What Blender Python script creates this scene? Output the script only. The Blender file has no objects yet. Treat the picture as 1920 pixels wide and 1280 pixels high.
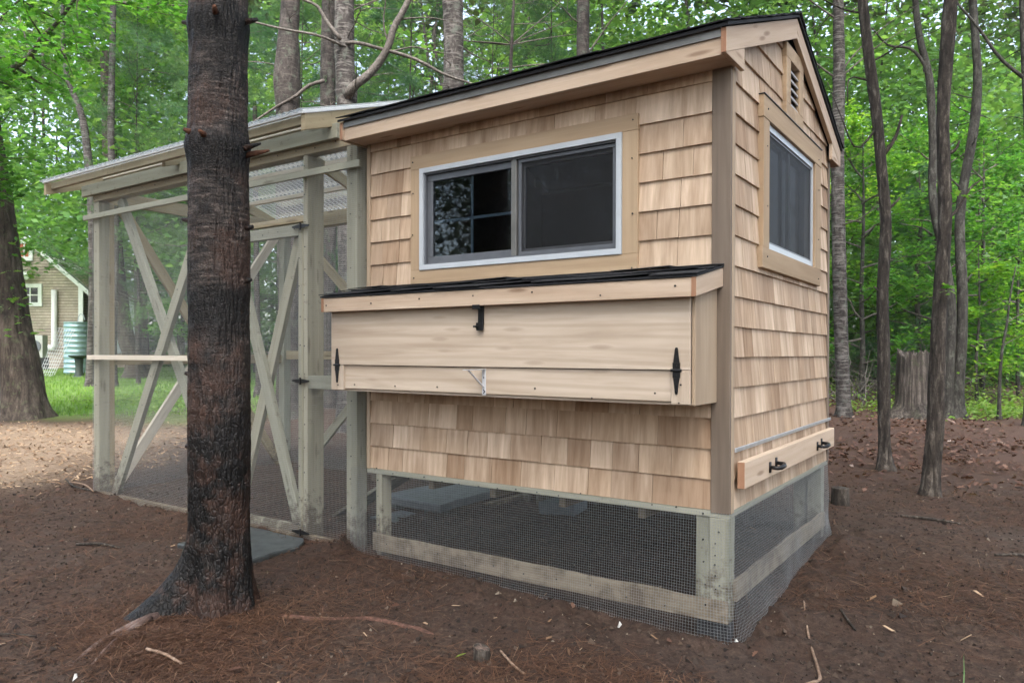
import bpy, bmesh, math, random
import numpy as np
from mathutils import Vector, Matrix
R = math.radians
PI = math.pi
random.seed(7)
rng = np.random.default_rng(7)
S = bpy.context.scene
COL = S.collection

# ------------------------------------------------------------------ camera
cam = bpy.data.cameras.new('camera')
cam.sensor_width = 36.0
cam.lens = 1398.45 / 1920 * 36
cam.shift_y = 31.35 / 1920
cam.clip_start = 0.05
cam.clip_end = 1000
co = bpy.data.objects.new('camera', cam)
COL.objects.link(co)
_f = Vector((-0.56660529, 0.8239543, -0.00759993))
_r = Vector((0.82396784, 0.56663304, 0.00199994))
_u = Vector((-0.00595423, 0.00512892, 0.99996912))
co.matrix_world = Matrix(((_r.x, _u.x, -_f.x, 1.0916), (_r.y, _u.y, -_f.y, -3.3189), (_r.z, _u.z, -_f.z, 1.2773), (0, 0, 0, 1)))
cam.dof.use_dof = True
cam.dof.focus_distance = 4.6
cam.dof.aperture_fstop = 6.3
S.camera = co

# ------------------------------------------------------------------ sky, sun, exposure
SUN_ELEV, SUN_AZ = R(56), R(148)          # azimuth measured from +Y clockwise: light from the front right
w = bpy.data.worlds.new('World')
S.world = w
w.use_nodes = True
nt = w.node_tree
nt.nodes.clear()
sky = nt.nodes.new('ShaderNodeTexSky')
sky.sky_type = 'NISHITA'
sky.sun_disc = False
sky.sun_elevation = SUN_ELEV
sky.sun_rotation = SUN_AZ
sky.air_density = 1.0
sky.dust_density = 4.0
sky.ozone_density = 1.0
hs = nt.nodes.new('ShaderNodeHueSaturation')
hs.inputs['Saturation'].default_value = 0.7      # the overcast veil over the sky
bg = nt.nodes.new('ShaderNodeBackground')
bg.inputs['Strength'].default_value = 0.15
wo = nt.nodes.new('ShaderNodeOutputWorld')
nt.links.new(sky.outputs[0], hs.inputs['Color'])
nt.links.new(hs.outputs[0], bg.inputs['Color'])
nt.links.new(bg.outputs[0], wo.inputs['Surface'])

sl = bpy.data.lights.new('sun', 'SUN')
sl.energy = 1.3
sl.angle = R(35)
sl.color = (1.0, 0.975, 0.95)
so = bpy.data.objects.new('sun', sl)
COL.objects.link(so)
sd = Vector((math.sin(SUN_AZ) * math.cos(SUN_ELEV), math.cos(SUN_AZ) * math.cos(SUN_ELEV), math.sin(SUN_ELEV)))
so.rotation_euler = sd.to_track_quat('Z', 'Y').to_euler()
so.location = sd * 30

S.view_settings.view_transform = 'Standard'
S.view_settings.look = 'None'
S.view_settings.gamma = 1
S.view_settings.use_curve_mapping = False
S.view_settings.exposure = 2.24
S.cycles.max_bounces = 8
S.cycles.diffuse_bounces = 4
S.cycles.glossy_bounces = 3
S.cycles.transmission_bounces = 6
S.cycles.transparent_max_bounces = 12
S.cycles.caustics_reflective = False
S.cycles.caustics_refractive = False
S.cycles.sample_clamp_indirect = 6
S.cycles.use_denoising = True


HAZE = 0.0005


# ------------------------------------------------------------------ numpy noise
def _hash(ix, iy, iz):
    h = (ix.astype(np.int64) * 374761393 + iy.astype(np.int64) * 668265263 + iz.astype(np.int64) * 2147483647) & 0xFFFFFFFF
    h = ((h ^ (h >> 13)) * 1274126177) & 0xFFFFFFFF
    h = h ^ (h >> 16)
    return (h & 0xFFFFFF) / float(0xFFFFFF)


def vnoise(x, y, z=None):
    x = np.asarray(x, float); y = np.asarray(y, float)
    z = np.zeros_like(x) if z is None else np.asarray(z, float)
    ix, iy, iz = np.floor(x), np.floor(y), np.floor(z)
    fx, fy, fz = x - ix, y - iy, z - iz
    ux, uy, uz = fx * fx * (3 - 2 * fx), fy * fy * (3 - 2 * fy), fz * fz * (3 - 2 * fz)
    r = 0
    for a in (0, 1):
        for b in (0, 1):
            for c in (0, 1):
                wgt = (ux if a else 1 - ux) * (uy if b else 1 - uy) * (uz if c else 1 - uz)
                r = r + wgt * _hash(ix + a, iy + b, iz + c)
    return r * 2 - 1


def fbm(x, y, z=None, octv=4, gain=0.5):
    t, a, f = 0, 1.0, 1.0
    for i in range(octv):
        t = t + a * vnoise(x * f + 13.7 * i, y * f + 7.1 * i, None if z is None else z * f + 3.3 * i)
        a *= gain; f *= 2.03
    return t


def smooth(e0, e1, v):
    t = np.clip((v - e0) / (e1 - e0), 0, 1)
    return t * t * (3 - 2 * t)


FW = np.array((-0.567, 0.824)); RT = np.array((0.824, 0.567))   # the two axes the clearing is laid out on


def clearing(x, y):
    """distance into the wood and across it"""
    return (x - 1.09) * FW[0] + (y + 3.32) * FW[1], (x - 1.09) * RT[0] + (y + 3.32) * RT[1]


def hbase(x, y):
    s, l = clearing(x, y)
    h = 0.014 * np.maximum(0, s - 4.0)
    h = h + 0.075 * np.exp(-((x - 0.2) ** 2 + (y - 2.2) ** 2) / 1.6)
    h = h + 0.03 * np.exp(-((x + 2.18) ** 2 + (y + 1.11) ** 2) / 0.18)
    return h


def hz(x, y):
    return float(hbase(np.array(float(x)), np.array(float(y))))


# ------------------------------------------------------------------ mesh helpers
class MB:
    def __init__(s):
        s.v = []; s.f = []

    def add(s, vs, fs):
        n = len(s.v)
        s.v += [tuple(float(c) for c in q) for q in vs]
        s.f += [tuple(i + n for i in q) for q in fs]
        return s

    def box(s, x0, x1, y0, y1, z0, z1):
        return s.add([(x0, y0, z0), (x1, y0, z0), (x1, y1, z0), (x0, y1, z0), (x0, y0, z1), (x1, y0, z1), (x1, y1, z1), (x0, y1, z1)],
                     [(0, 3, 2, 1), (4, 5, 6, 7), (0, 1, 5, 4), (1, 2, 6, 5), (2, 3, 7, 6), (3, 0, 4, 7)])

    def prism(s, poly, axis, a, b):
        """poly: points in the two other axes, extruded along axis from a to b"""
        n = len(poly)
        def pt(p, t):
            return {'x': (t, p[0], p[1]), 'y': (p[0], t, p[1]), 'z': (p[0], p[1], t)}[axis]
        vs = [pt(p, a) for p in poly] + [pt(p, b) for p in poly]
        fs = [tuple(range(n))[::-1], tuple(range(n, 2 * n))] + [(i, (i + 1) % n, (i + 1) % n + n, i + n) for i in range(n)]
        return s.add(vs, fs)

    def tube(s, pts, rad, n=8, cap=True):
        pts = [Vector(p) for p in pts]
        m = len(pts)
        if not hasattr(rad, '__len__'): rad = [rad] * m
        t0 = (pts[1] - pts[0]).normalized()
        ref = Vector((0, 0, 1)) if abs(t0.z) < .9 else Vector((1, 0, 0))
        a = t0.cross(ref).normalized()
        vs = []
        for i in range(m):
            t = (pts[min(i + 1, m - 1)] - pts[max(i - 1, 0)]).normalized()
            a = (a - t * a.dot(t)).normalized()
            b = t.cross(a)
            for k in range(n):
                an = 2 * PI * k / n
                vs.append(pts[i] + (a * math.cos(an) + b * math.sin(an)) * rad[i])
        fs = [(i * n + k, i * n + (k + 1) % n, (i + 1) * n + (k + 1) % n, (i + 1) * n + k) for i in range(m - 1) for k in range(n)]
        if cap:
            fs += [tuple(range(n))[::-1], tuple(range((m - 1) * n, m * n))]
        return s.add(vs, fs)

    def lathe(s, prof, n=24, cx=0, cy=0):
        m = len(prof)
        vs = [(cx + r * math.cos(2 * PI * k / n), cy + r * math.sin(2 * PI * k / n), z) for r, z in prof for k in range(n)]
        fs = [(i * n + k, i * n + (k + 1) % n, (i + 1) * n + (k + 1) % n, (i + 1) * n + k) for i in range(m - 1) for k in range(n)]
        fs += [tuple(range(n))[::-1], tuple(range((m - 1) * n, m * n))]
        return s.add(vs, fs)


def wm(o):
    """world matrix before the depsgraph has run"""
    m = o.matrix_basis.copy()
    if o.parent is not None:
        m = wm(o.parent) @ o.matrix_parent_inverse @ m
    return m


def attach(o, parent, loc):
    """o keeps its place in the world under parent"""
    o.location = loc
    if parent is not None:
        o.parent = parent
        o.matrix_parent_inverse = wm(parent).inverted()


def smooth_mesh(me, on=True):
    me.polygons.foreach_set('use_smooth', [on] * len(me.polygons))


def obj(name, mb, mat, parent=None, origin=None, shade=False, bevel=0.0, kind=None):
    """ONE mesh object; mb is in world coordinates, its origin is moved to the centre of its bounds"""
    vs = np.array(mb.v, float)
    og = Vector((vs.min(0) + vs.max(0)) / 2) if origin is None else Vector(origin)
    me = bpy.data.meshes.new(name)
    me.from_pydata([tuple(q) for q in (vs - np.array(og))], [], mb.f)
    if bevel > 0:
        bm = bmesh.new(); bm.from_mesh(me)
        bmesh.ops.recalc_face_normals(bm, faces=bm.faces)
        bmesh.ops.bevel(bm, geom=[e for e in bm.edges if len(e.link_faces) == 2 and e.calc_face_angle(0) > 0.5], offset=bevel, segments=1, affect='EDGES')
        bm.to_mesh(me); bm.free()
    if shade: smooth_mesh(me)
    o = bpy.data.objects.new(name, me)
    COL.objects.link(o)
    me.materials.append(mat)
    attach(o, parent, og)
    if kind: o['kind'] = kind
    return o


def board(name, p0, p1, wid, thk, mat, parent=None, up=(0, 0, 1), bevel=0.002, jit=0.0):
    """a board from p0 to p1 (centre line); local X is the grain, wid along `up`, thk across"""
    p0, p1 = Vector(p0), Vector(p1)
    X = (p1 - p0); L = X.length; X.normalize()
    U = Vector(up); U = (U - X * U.dot(X)).normalized()
    N = X.cross(U)
    mb = MB().box(-L / 2, L / 2, -wid / 2, wid / 2, -thk / 2, thk / 2)
    me = bpy.data.meshes.new(name)
    me.from_pydata(mb.v, [], mb.f)
    bm = bmesh.new(); bm.from_mesh(me)
    bmesh.ops.recalc_face_normals(bm, faces=bm.faces)
    if bevel > 0:
        bmesh.ops.bevel(bm, geom=list(bm.edges), offset=bevel, segments=1, affect='EDGES')
    bm.to_mesh(me); bm.free()
    o = bpy.data.objects.new(name, me)
    COL.objects.link(o)
    me.materials.append(mat)
    c = (p0 + p1) / 2
    o.rotation_euler = Matrix((X, U, N)).transposed().to_euler()
    attach(o, parent, c)
    return o


def bx(name, x0, x1, y0, y1, z0, z1, mat, parent=None, grain=None, bevel=0.002):
    """axis-aligned board given by its bounds; the grain runs along the longest side unless told"""
    d = (x1 - x0, y1 - y0, z1 - z0)
    g = grain if grain is not None else int(np.argmax(d))
    c = ((x0 + x1) / 2, (y0 + y1) / 2, (z0 + z1) / 2)
    p0, p1 = list(c), list(c)
    p0[g] -= d[g] / 2; p1[g] += d[g] / 2
    if g == 0: return board(name, p0, p1, d[2], d[1], mat, parent, (0, 0, 1), bevel)
    if g == 1: return board(name, p0, p1, d[2], d[0], mat, parent, (0, 0, 1), bevel)
    return board(name, p0, p1, d[0], d[1], mat, parent, (1, 0, 0), bevel)


def empty(name, loc, label=None, cat=None, group=None):
    o = bpy.data.objects.new(name, None)
    o.empty_display_size = 0.1
    COL.objects.link(o)
    o.location = loc
    tag(o, label, cat, group)
    return o


def tag(o, label=None, cat=None, group=None, kind=None):
    if label: o['label'] = label
    if cat: o['category'] = cat
    if group: o['group'] = group
    if kind: o['kind'] = kind
    return o


def np_mesh(name, V, k, mat, attr=None, shade=False):
    """V: (N*k,3) vertices, N polygons of k corners each"""
    V = np.asarray(V, np.float32)
    nv = len(V); n = nv // k
    me = bpy.data.meshes.new(name)
    me.vertices.add(nv); me.loops.add(nv); me.polygons.add(n)
    me.vertices.foreach_set('co', V.ravel())
    me.loops.foreach_set('vertex_index', np.arange(nv, dtype=np.int32))
    me.polygons.foreach_set('loop_start', np.arange(0, nv, k, dtype=np.int32))
    if attr is not None:
        a = me.attributes.new('rnd', 'FLOAT', 'POINT')
        a.data.foreach_set('value', np.repeat(np.asarray(attr, np.float32), k))
    me.update(calc_edges=True)
    me.materials.append(mat)
    if shade: smooth_mesh(me)
    return me


def grid_mesh(name, P, closed_u=False, mat=None, shade=True, cap=False):
    """P: (rows, cols, 3)"""
    m, n = P.shape[:2]
    idx = np.arange(m * n).reshape(m, n)
    if closed_u:
        a = idx[:-1, :]; b = np.roll(idx, -1, 1)[:-1, :]; c = np.roll(idx, -1, 1)[1:, :]; d = idx[1:, :]
    else:
        a = idx[:-1, :-1]; b = idx[:-1, 1:]; c = idx[1:, 1:]; d = idx[1:, :-1]
    q = np.stack([a, b, c, d], -1).reshape(-1, 4).astype(np.int32)
    me = bpy.data.meshes.new(name)
    me.vertices.add(m * n); me.loops.add(q.size); me.polygons.add(len(q) + (1 if cap else 0) * 0)
    me.vertices.foreach_set('co', P.reshape(-1, 3).astype(np.float32).ravel())
    me.loops.foreach_set('vertex_index', q.ravel())
    me.polygons.foreach_set('loop_start', np.arange(0, q.size, 4, dtype=np.int32))
    me.update(calc_edges=True)
    if mat: me.materials.append(mat)
    if shade: smooth_mesh(me)
    return me


# ------------------------------------------------------------------ materials
def newmat(name):
    m = bpy.data.materials.new(name)
    m.use_nodes = True
    n = m.node_tree.nodes; l = m.node_tree.links
    p = n['Principled BSDF']
    return m, n, l, p


def ramp(n, stops):
    r = n.new('ShaderNodeValToRGB')
    e = r.color_ramp.elements
    while len(e) < len(stops): e.new(0.5)
    for i, (pos, c) in enumerate(stops):
        e[i].position = pos
        e[i].color = (c[0], c[1], c[2], 1) if hasattr(c, '__len__') else (c, c, c, 1)
    return r


def mixc(n, l, fac, a, b, mode='MIX'):
    m = n.new('ShaderNodeMix')
    m.data_type = 'RGBA'; m.blend_type = mode
    def put(sock, v):
        if hasattr(v, 'is_output'): l.new(v, sock)
        elif hasattr(v, '__len__'): sock.default_value = (v[0], v[1], v[2], 1)
        else: sock.default_value = v
    put(m.inputs['Factor'], fac); put(m.inputs['A'], a); put(m.inputs['B'], b)
    return m.outputs['Result']


def noise(n, l, vec, scale, detail=4, rough=0.55, dist=0.0):
    t = n.new('ShaderNodeTexNoise')
    t.inputs['Scale'].default_value = scale
    t.inputs['Detail'].default_value = detail
    t.inputs['Roughness'].default_value = rough
    t.inputs['Distortion'].default_value = dist
    if vec is not None: l.new(vec, t.inputs['Vector'])
    return t


def wood(name, dark, mid, light, grain='x', tint=None, knots=0.0, rough=0.75, rings=0.0, dirt=None, across=28.0, splash=False):
    """sawn wood: streaks along the grain, tone of its own for every board"""
    m, n, l, p = newmat(name)
    tc = n.new('ShaderNodeTexCoord'); oi = n.new('ShaderNodeObjectInfo')
    off = n.new('ShaderNodeVectorMath'); off.operation = 'SCALE'
    off.inputs[0].default_value = (37.0, 91.0, 53.0)
    l.new(oi.outputs['Random'], off.inputs['Scale'])
    ad = n.new('ShaderNodeVectorMath'); l.new(tc.outputs['Object'], ad.inputs[0]); l.new(off.outputs[0], ad.inputs[1])
    mp = n.new('ShaderNodeMapping')
    k = across
    mp.inputs['Scale'].default_value = {'x': (1.3, k, k), 'z': (k, k, 1.6)}[grain]
    l.new(ad.outputs[0], mp.inputs['Vector'])
    n1 = noise(n, l, mp.outputs[0], 1.0, 7, 0.62, 0.35)
    mp2 = n.new('ShaderNodeMapping')
    mp2.inputs['Scale'].default_value = {'x': (0.7, 7, 7), 'z': (9, 9, 0.9)}[grain]
    l.new(ad.outputs[0], mp2.inputs['Vector'])
    n2 = noise(n, l, mp2.outputs[0], 1.0, 3, 0.5, 0.8)
    r1 = ramp(n, [(0.28, dark), (0.5, mid), (0.72, light)])
    l.new(n1.outputs[0], r1.inputs[0])
    c = r1.outputs[0]
    r2 = ramp(n, [(0.35, 0.0), (0.65, 1.0)]); l.new(n2.outputs[0], r2.inputs[0])
    c = mixc(n, l, r2.outputs[0], mixc(n, l, 0.45, c, dark), mixc(n, l, 0.35, c, light))
    if rings > 0:
        wv = n.new('ShaderNodeTexWave'); wv.wave_type = 'RINGS'; wv.rings_direction = 'Z'
        wv.inputs['Scale'].default_value = 1.1; wv.inputs['Distortion'].default_value = 7.0
        wv.inputs['Detail'].default_value = 2; wv.inputs['Detail Scale'].default_value = 0.6
        mp3 = n.new('ShaderNodeMapping'); mp3.inputs['Scale'].default_value = (0.55, 4.2, 4.2)
        l.new(ad.outputs[0], mp3.inputs['Vector']); l.new(mp3.outputs[0], wv.inputs['Vector'])
        rr = ramp(n, [(0.0, 1.0), (0.35, 0.0), (1.0, 0.0)]); l.new(wv.outputs['Fac'], rr.inputs[0])
        ml = n.new('ShaderNodeMath'); ml.operation = 'MULTIPLY'; ml.inputs[1].default_value = rings
        l.new(rr.outputs[0], ml.inputs[0])
        c = mixc(n, l, ml.outputs[0], c, dark)
    if tint:
        rt = ramp(n, tint); rt.color_ramp.interpolation = 'LINEAR'
        l.new(oi.outputs['Random'], rt.inputs[0])
        c = mixc(n, l, 1.0, c, rt.outputs[0], 'MULTIPLY')
    if knots > 0:
        vo = n.new('ShaderNodeTexVoronoi'); vo.inputs['Scale'].default_value = 1.0
        mpk = n.new('ShaderNodeMapping'); mpk.inputs['Scale'].default_value = (2.6, 14, 14) if grain == 'x' else (14, 14, 2.6)
        l.new(ad.outputs[0], mpk.inputs['Vector']); l.new(mpk.outputs[0], vo.inputs['Vector'])
        rk = ramp(n, [(0.0, knots), (0.1, knots * 0.8), (0.19, 0.0)]); l.new(vo.outputs['Distance'], rk.inputs[0])
        c = mixc(n, l, rk.outputs[0], c, (dark[0] * .38, dark[1] * .27, dark[2] * .2))
    if dirt:
        ge = n.new('ShaderNodeNewGeometry')
        nd = noise(n, l, ge.outputs['Position'], 6.0, 6, 0.7)
        rd = ramp(n, [(0.45, 0.0), (0.62, 0.75)]); l.new(nd.outputs[0], rd.inputs[0])
        c = mixc(n, l, rd.outputs[0], c, dirt)
    if splash:
        ge2 = n.new('ShaderNodeNewGeometry'); sz = n.new('ShaderNodeSeparateXYZ'); l.new(ge2.outputs['Position'], sz.inputs[0])
        mr = n.new('ShaderNodeMapRange'); mr.inputs['From Min'].default_value = 0.42; mr.inputs['From Max'].default_value = 0.02; mr.inputs['To Max'].default_value = .34; l.new(sz.outputs['Z'], mr.inputs[0])
        n5 = noise(n, l, ge2.outputs['Position'], 17, 6, .7); ad5 = n.new('ShaderNodeMath'); l.new(n5.outputs[0], ad5.inputs[0]); l.new(mr.outputs[0], ad5.inputs[1])
        r5 = ramp(n, [(0.60, 0.0), (0.78, 0.8)]); l.new(ad5.outputs[0], r5.inputs[0])
        c = mixc(n, l, r5.outputs[0], c, (0.07, 0.047, 0.033))          # mud thrown up by rain
    l.new(c, p.inputs['Base Color'])
    p.inputs['Roughness'].default_value = rough
    p.inputs['Specular IOR Level'].default_value = 0.3
    bu = n.new('ShaderNodeBump'); bu.inputs['Strength'].default_value = 0.25; bu.inputs['Distance'].default_value = 0.002
    l.new(n1.outputs[0], bu.inputs['Height']); l.new(bu.outputs[0], p.inputs['Normal'])
    return m


def plain(name, col, rough=0.5, metal=0.0, var=0.12, scale=20.0, bump=0.0, spec=0.5):
    m, n, l, p = newmat(name)
    ge = n.new('ShaderNodeNewGeometry')
    t = noise(n, l, ge.outputs['Position'], scale, 5, 0.6)
    r = ramp(n, [(0.3, [c * (1 - var) for c in col]), (0.7, [min(1, c * (1 + var)) for c in col])])
    l.new(t.outputs[0], r.inputs[0]); l.new(r.outputs[0], p.inputs['Base Color'])
    p.inputs['Roughness'].default_value = rough; p.inputs['Metallic'].default_value = metal
    p.inputs['Specular IOR Level'].default_value = spec
    if bump > 0:
        bu = n.new('ShaderNodeBump'); bu.inputs['Strength'].default_value = bump; bu.inputs['Distance'].default_value = 0.004
        l.new(t.outputs[0], bu.inputs['Height']); l.new(bu.outputs[0], p.inputs['Normal'])
    return m


TINT = [(0.0, (0.66, 0.56, 0.47)), (0.12, (1.0, 0.94, 0.88)), (0.25, (1.2, 1.18, 1.14)), (0.4, (0.84, 0.78, 0.72)), (0.52, (1.08, 1.05, 1.0)), (0.66, (1.28, 1.27, 1.25)), (0.78, (0.92, 0.85, 0.78)), (0.9, (1.12, 1.06, 0.98)), (1.0, (0.74, 0.64, 0.55))]
M = {}
M['shingle'] = wood('cedar shingle', (0.27, 0.188, 0.126), (0.445, 0.34, 0.248), (0.60, 0.49, 0.385), 'z', TINT, across=38)
M['pine'] = wood('new pine board', (0.38, 0.28, 0.20), (0.51, 0.40, 0.30), (0.59, 0.485, 0.385), 'x', [(0, (0.92, 0.9, 0.88)), (1, (1.05, 1.04, 1.02))], knots=0.65)
M['plywood'] = wood('pale plywood', (0.36, 0.28, 0.205), (0.53, 0.44, 0.345), (0.61, 0.525, 0.43), 'x', None, rings=0.42, across=17, knots=.3)
M['endgrain'] = wood('orange end grain', (0.25, 0.125, 0.072), (0.34, 0.185, 0.11), (0.41, 0.245, 0.155), 'z', None, across=20)
M['trim'] = wood('oiled window trim', (0.29, 0.205, 0.13), (0.385, 0.285, 0.185), (0.45, 0.345, 0.235), 'x', [(0, (0.93, 0.92, 0.9)), (1, (1.05, 1.03, 1.0))])
M['corner'] = wood('weathered corner board', (0.115, 0.088, 0.067), (0.165, 0.13, 0.10), (0.22, 0.176, 0.138), 'x', None)
M['corner_pale'] = wood('pale corner board', (0.30, 0.225, 0.155), (0.39, 0.30, 0.21), (0.45, 0.36, 0.26), 'x', None)
M['treated'] = wood('treated green timber', (0.21, 0.215, 0.168), (0.315, 0.318, 0.258), (0.40, 0.40, 0.33), 'x', [(0, (0.85, 0.86, 0.86)), (0.5, (1.0, 1.0, 0.98)), (1, (1.12, 1.06, 0.98))], knots=0.55, splash=True)
M['treated_tan'] = wood('treated tan timber', (0.24, 0.20, 0.13), (0.36, 0.31, 0.21), (0.45, 0.40, 0.29), 'x', [(0, (0.85, 0.86, 0.86)), (1, (1.1, 1.06, 0.98))], knots=0.6, splash=True)
M['white_batten'] = wood('pale raw batten', (0.46, 0.41, 0.32), (0.58, 0.53, 0.44), (0.64, 0.60, 0.51), 'x', None, knots=0.3)
M['muddy'] = wood('muddy rail', (0.15, 0.12, 0.085), (0.24, 0.205, 0.15), (0.32, 0.28, 0.215), 'x', None, dirt=(0.085, 0.062, 0.045), knots=.6)
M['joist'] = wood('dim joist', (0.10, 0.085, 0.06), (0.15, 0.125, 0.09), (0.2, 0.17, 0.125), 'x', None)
M['asphalt'] = plain('asphalt shingle', (0.022, 0.023, 0.026), 0.85, 0, 0.6, 260, 0.9, 0.35)
M['drip'] = plain('grey aluminium drip edge', (0.17, 0.17, 0.16), 0.45, 0.4, 0.2, 7)
M['vinyl'] = plain('white vinyl', (0.46, 0.50, 0.535), 0.35, 0, 0.05, 12)
M['alu'] = plain('grey window sash', (0.12, 0.13, 0.145), 0.4, 0.2, 0.1, 12)
M['iron'] = plain('black iron', (0.012, 0.012, 0.013), 0.42, 0.3, 0.3, 90, 0.2)
M['bracket'] = plain('white steel bracket', (0.62, 0.63, 0.65), 0.4, 0.2, 0.05, 30)
M['wire'] = plain('galvanised wire', (0.30, 0.32, 0.33), 0.5, 0.5, 0.2, 60)
M['flashing'] = plain('galvanised flashing', (0.55, 0.57, 0.58), 0.35, 0.6, 0.12, 25)
M['louver'] = plain('grey louver', (0.36, 0.35, 0.34), 0.5, 0.1, 0.1, 20)
M['slate'] = plain('slate flagstone', (0.055, 0.062, 0.062), 0.55, 0, 0.4, 14, 0.5)
M['slate_pale'] = plain('pale grey flagstone', (0.12, 0.14, 0.155), 0.6, 0, 0.25, 14, 0.4)
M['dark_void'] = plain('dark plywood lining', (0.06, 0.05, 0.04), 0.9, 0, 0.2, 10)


def glass_mat(name, tint, refl_rough=0.02):
    m, n, l, p = newmat(name)
    n.remove(p)
    out = n['Material Output']
    tr = n.new('ShaderNodeBsdfTransparent'); tr.inputs[0].default_value = (*tint, 1)
    gl = n.new('ShaderNodeBsdfGlossy'); gl.inputs['Roughness'].default_value = refl_rough
    fr = n.new('ShaderNodeFresnel'); fr.inputs['IOR'].default_value = 1.45
    mx = n.new('ShaderNodeMixShader')
    l.new(fr.outputs[0], mx.inputs[0]); l.new(tr.outputs[0], mx.inputs[1]); l.new(gl.outputs[0], mx.inputs[2])
    l.new(mx.outputs[0], out.inputs['Surface'])
    return m


M['glass'] = glass_mat('window glass', (0.62, 0.68, 0.72))


def screen_mat(name='insect screen', dens=0.45):
    m, n, l, p = newmat(name)
    out = n['Material Output']
    tc = n.new('ShaderNodeNewGeometry')
    t = noise(n, l, tc.outputs['Position'], 420, 2, 0.5)
    r = ramp(n, [(0.35, (0.004, 0.0045, 0.0055)), (0.65, (0.012, 0.013, 0.015))]); l.new(t.outputs[0], r.inputs[0])
    l.new(r.outputs[0], p.inputs['Base Color'])
    p.inputs['Roughness'].default_value = 0.65
    tr = n.new('ShaderNodeBsdfTransparent')
    mx = n.new('ShaderNodeMixShader'); mx.inputs[0].default_value = dens
    l.new(tr.outputs[0], mx.inputs[1]); l.new(p.outputs[0], mx.inputs[2]); l.new(mx.outputs[0], out.inputs['Surface'])
    return m


M['screen'] = screen_mat()
M['screen_dense'] = screen_mat('insect screen seen aslant', 0.74)


def plastic_roof():
    m, n, l, p = newmat('clear corrugated plastic')
    n.remove(p)
    out = n['Material Output']
    tr = n.new('ShaderNodeBsdfTransparent'); tr.inputs[0].default_value = (0.90, 0.93, 0.94, 1)
    tl = n.new('ShaderNodeBsdfTranslucent'); tl.inputs[0].default_value = (0.8, 0.83, 0.84, 1)
    df = n.new('ShaderNodeBsdfDiffuse'); df.inputs[0].default_value = (0.75, 0.78, 0.78, 1)
    gl = n.new('ShaderNodeBsdfGlossy'); gl.inputs['Roughness'].default_value = 0.12
    lw = n.new('ShaderNodeFresnel'); lw.inputs['IOR'].default_value = 1.6
    m0 = n.new('ShaderNodeMixShader'); m0.inputs[0].default_value = 0.25
    l.new(tl.outputs[0], m0.inputs[1]); l.new(df.outputs[0], m0.inputs[2])
    m1 = n.new('ShaderNodeMixShader')
    fc = n.new('ShaderNodeLayerWeight'); fc.inputs['Blend'].default_value = 0.5
    rfc = ramp(n, [(0.55, 0.16), (0.95, 0.85)]); l.new(fc.outputs['Facing'], rfc.inputs[0]); l.new(rfc.outputs[0], m1.inputs[0])   # longer way through the sheet on the flanks of each wave
    l.new(tr.outputs[0], m1.inputs[1]); l.new(m0.outputs[0], m1.inputs[2])
    m2 = n.new('ShaderNodeMixShader'); wk = n.new('ShaderNodeMath'); wk.operation = 'MULTIPLY'; wk.inputs[1].default_value = .45
    l.new(lw.outputs[0], wk.inputs[0]); l.new(wk.outputs[0], m2.inputs[0])
    l.new(m1.outputs[0], m2.inputs[1]); l.new(gl.outputs[0], m2.inputs[2])
    l.new(m2.outputs[0], out.inputs['Surface'])
    return m


M['plastic'] = plastic_roof()


def leaf_mat(name, stops, trans=0.45, gloss=0.35, tree_tone=False):
    """leaf: tone from the leaf's own number, part of the light passes through"""
    m, n, l, p = newmat(name)
    out = n['Material Output']
    at = n.new('ShaderNodeAttribute'); at.attribute_name = 'rnd'
    r = ramp(n, stops); l.new(at.outputs['Fac'], r.inputs[0])
    col = r.outputs[0]
    if tree_tone:
        oi = n.new('ShaderNodeObjectInfo')
        rt = ramp(n, [(0.0, (0.70, 0.82, 0.85)), (0.35, (0.95, 0.97, 1.0)), (0.65, (1.15, 1.08, 0.9)), (1.0, (1.45, 1.22, 0.85))]); l.new(oi.outputs['Random'], rt.inputs[0])
        col = mixc(n, l, 1.0, col, rt.outputs[0], 'MULTIPLY')
    l.new(col, p.inputs['Base Color'])
    p.inputs['Roughness'].default_value = gloss
    p.inputs['Specular IOR Level'].default_value = 0.4
    tl = n.new('ShaderNodeBsdfTranslucent')
    br = mixc(n, l, 1.0, col, (1.8, 1.75, 0.85), 'MULTIPLY')
    l.new(br, tl.inputs[0])
    mx = n.new('ShaderNodeMixShader'); mx.inputs[0].default_value = trans
    l.new(p.outputs[0], mx.inputs[1]); l.new(tl.outputs[0], mx.inputs[2]); l.new(mx.outputs[0], out.inputs['Surface'])
    return m


M['oak_leaf'] = leaf_mat('oak leaf', [(0.0, (0.025, 0.085, 0.02)), (0.4, (0.065, 0.19, 0.034)), (0.8, (0.125, 0.28, 0.048)), (1.0, (0.21, 0.34, 0.075))], 0.5, 0.3, True)
M['far_leaf'] = leaf_mat('woodland leaf', [(0.0, (0.03, 0.09, 0.034)), (0.5, (0.095, 0.21, 0.065)), (1.0, (0.19, 0.32, 0.11))], 0.5)
M['greyed_leaf'] = leaf_mat('greyed foliage leaf', [(0.0, (0.05, 0.07, 0.045)), (1.0, (0.09, 0.12, 0.07))], 0.25)  # greyed so the added leaf layers do not tint the light green
M['needle'] = leaf_mat('pine needle', [(0.0, (0.035, 0.10, 0.05)), (0.5, (0.07, 0.165, 0.078)), (1.0, (0.13, 0.24, 0.105))], 0.35, 0.5, True)
M['grass'] = leaf_mat('lawn grass', [(0.0, (0.08, 0.17, 0.03)), (0.6, (0.15, 0.28, 0.05)), (1.0, (0.24, 0.34, 0.09))], 0.4, 0.6)
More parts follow.
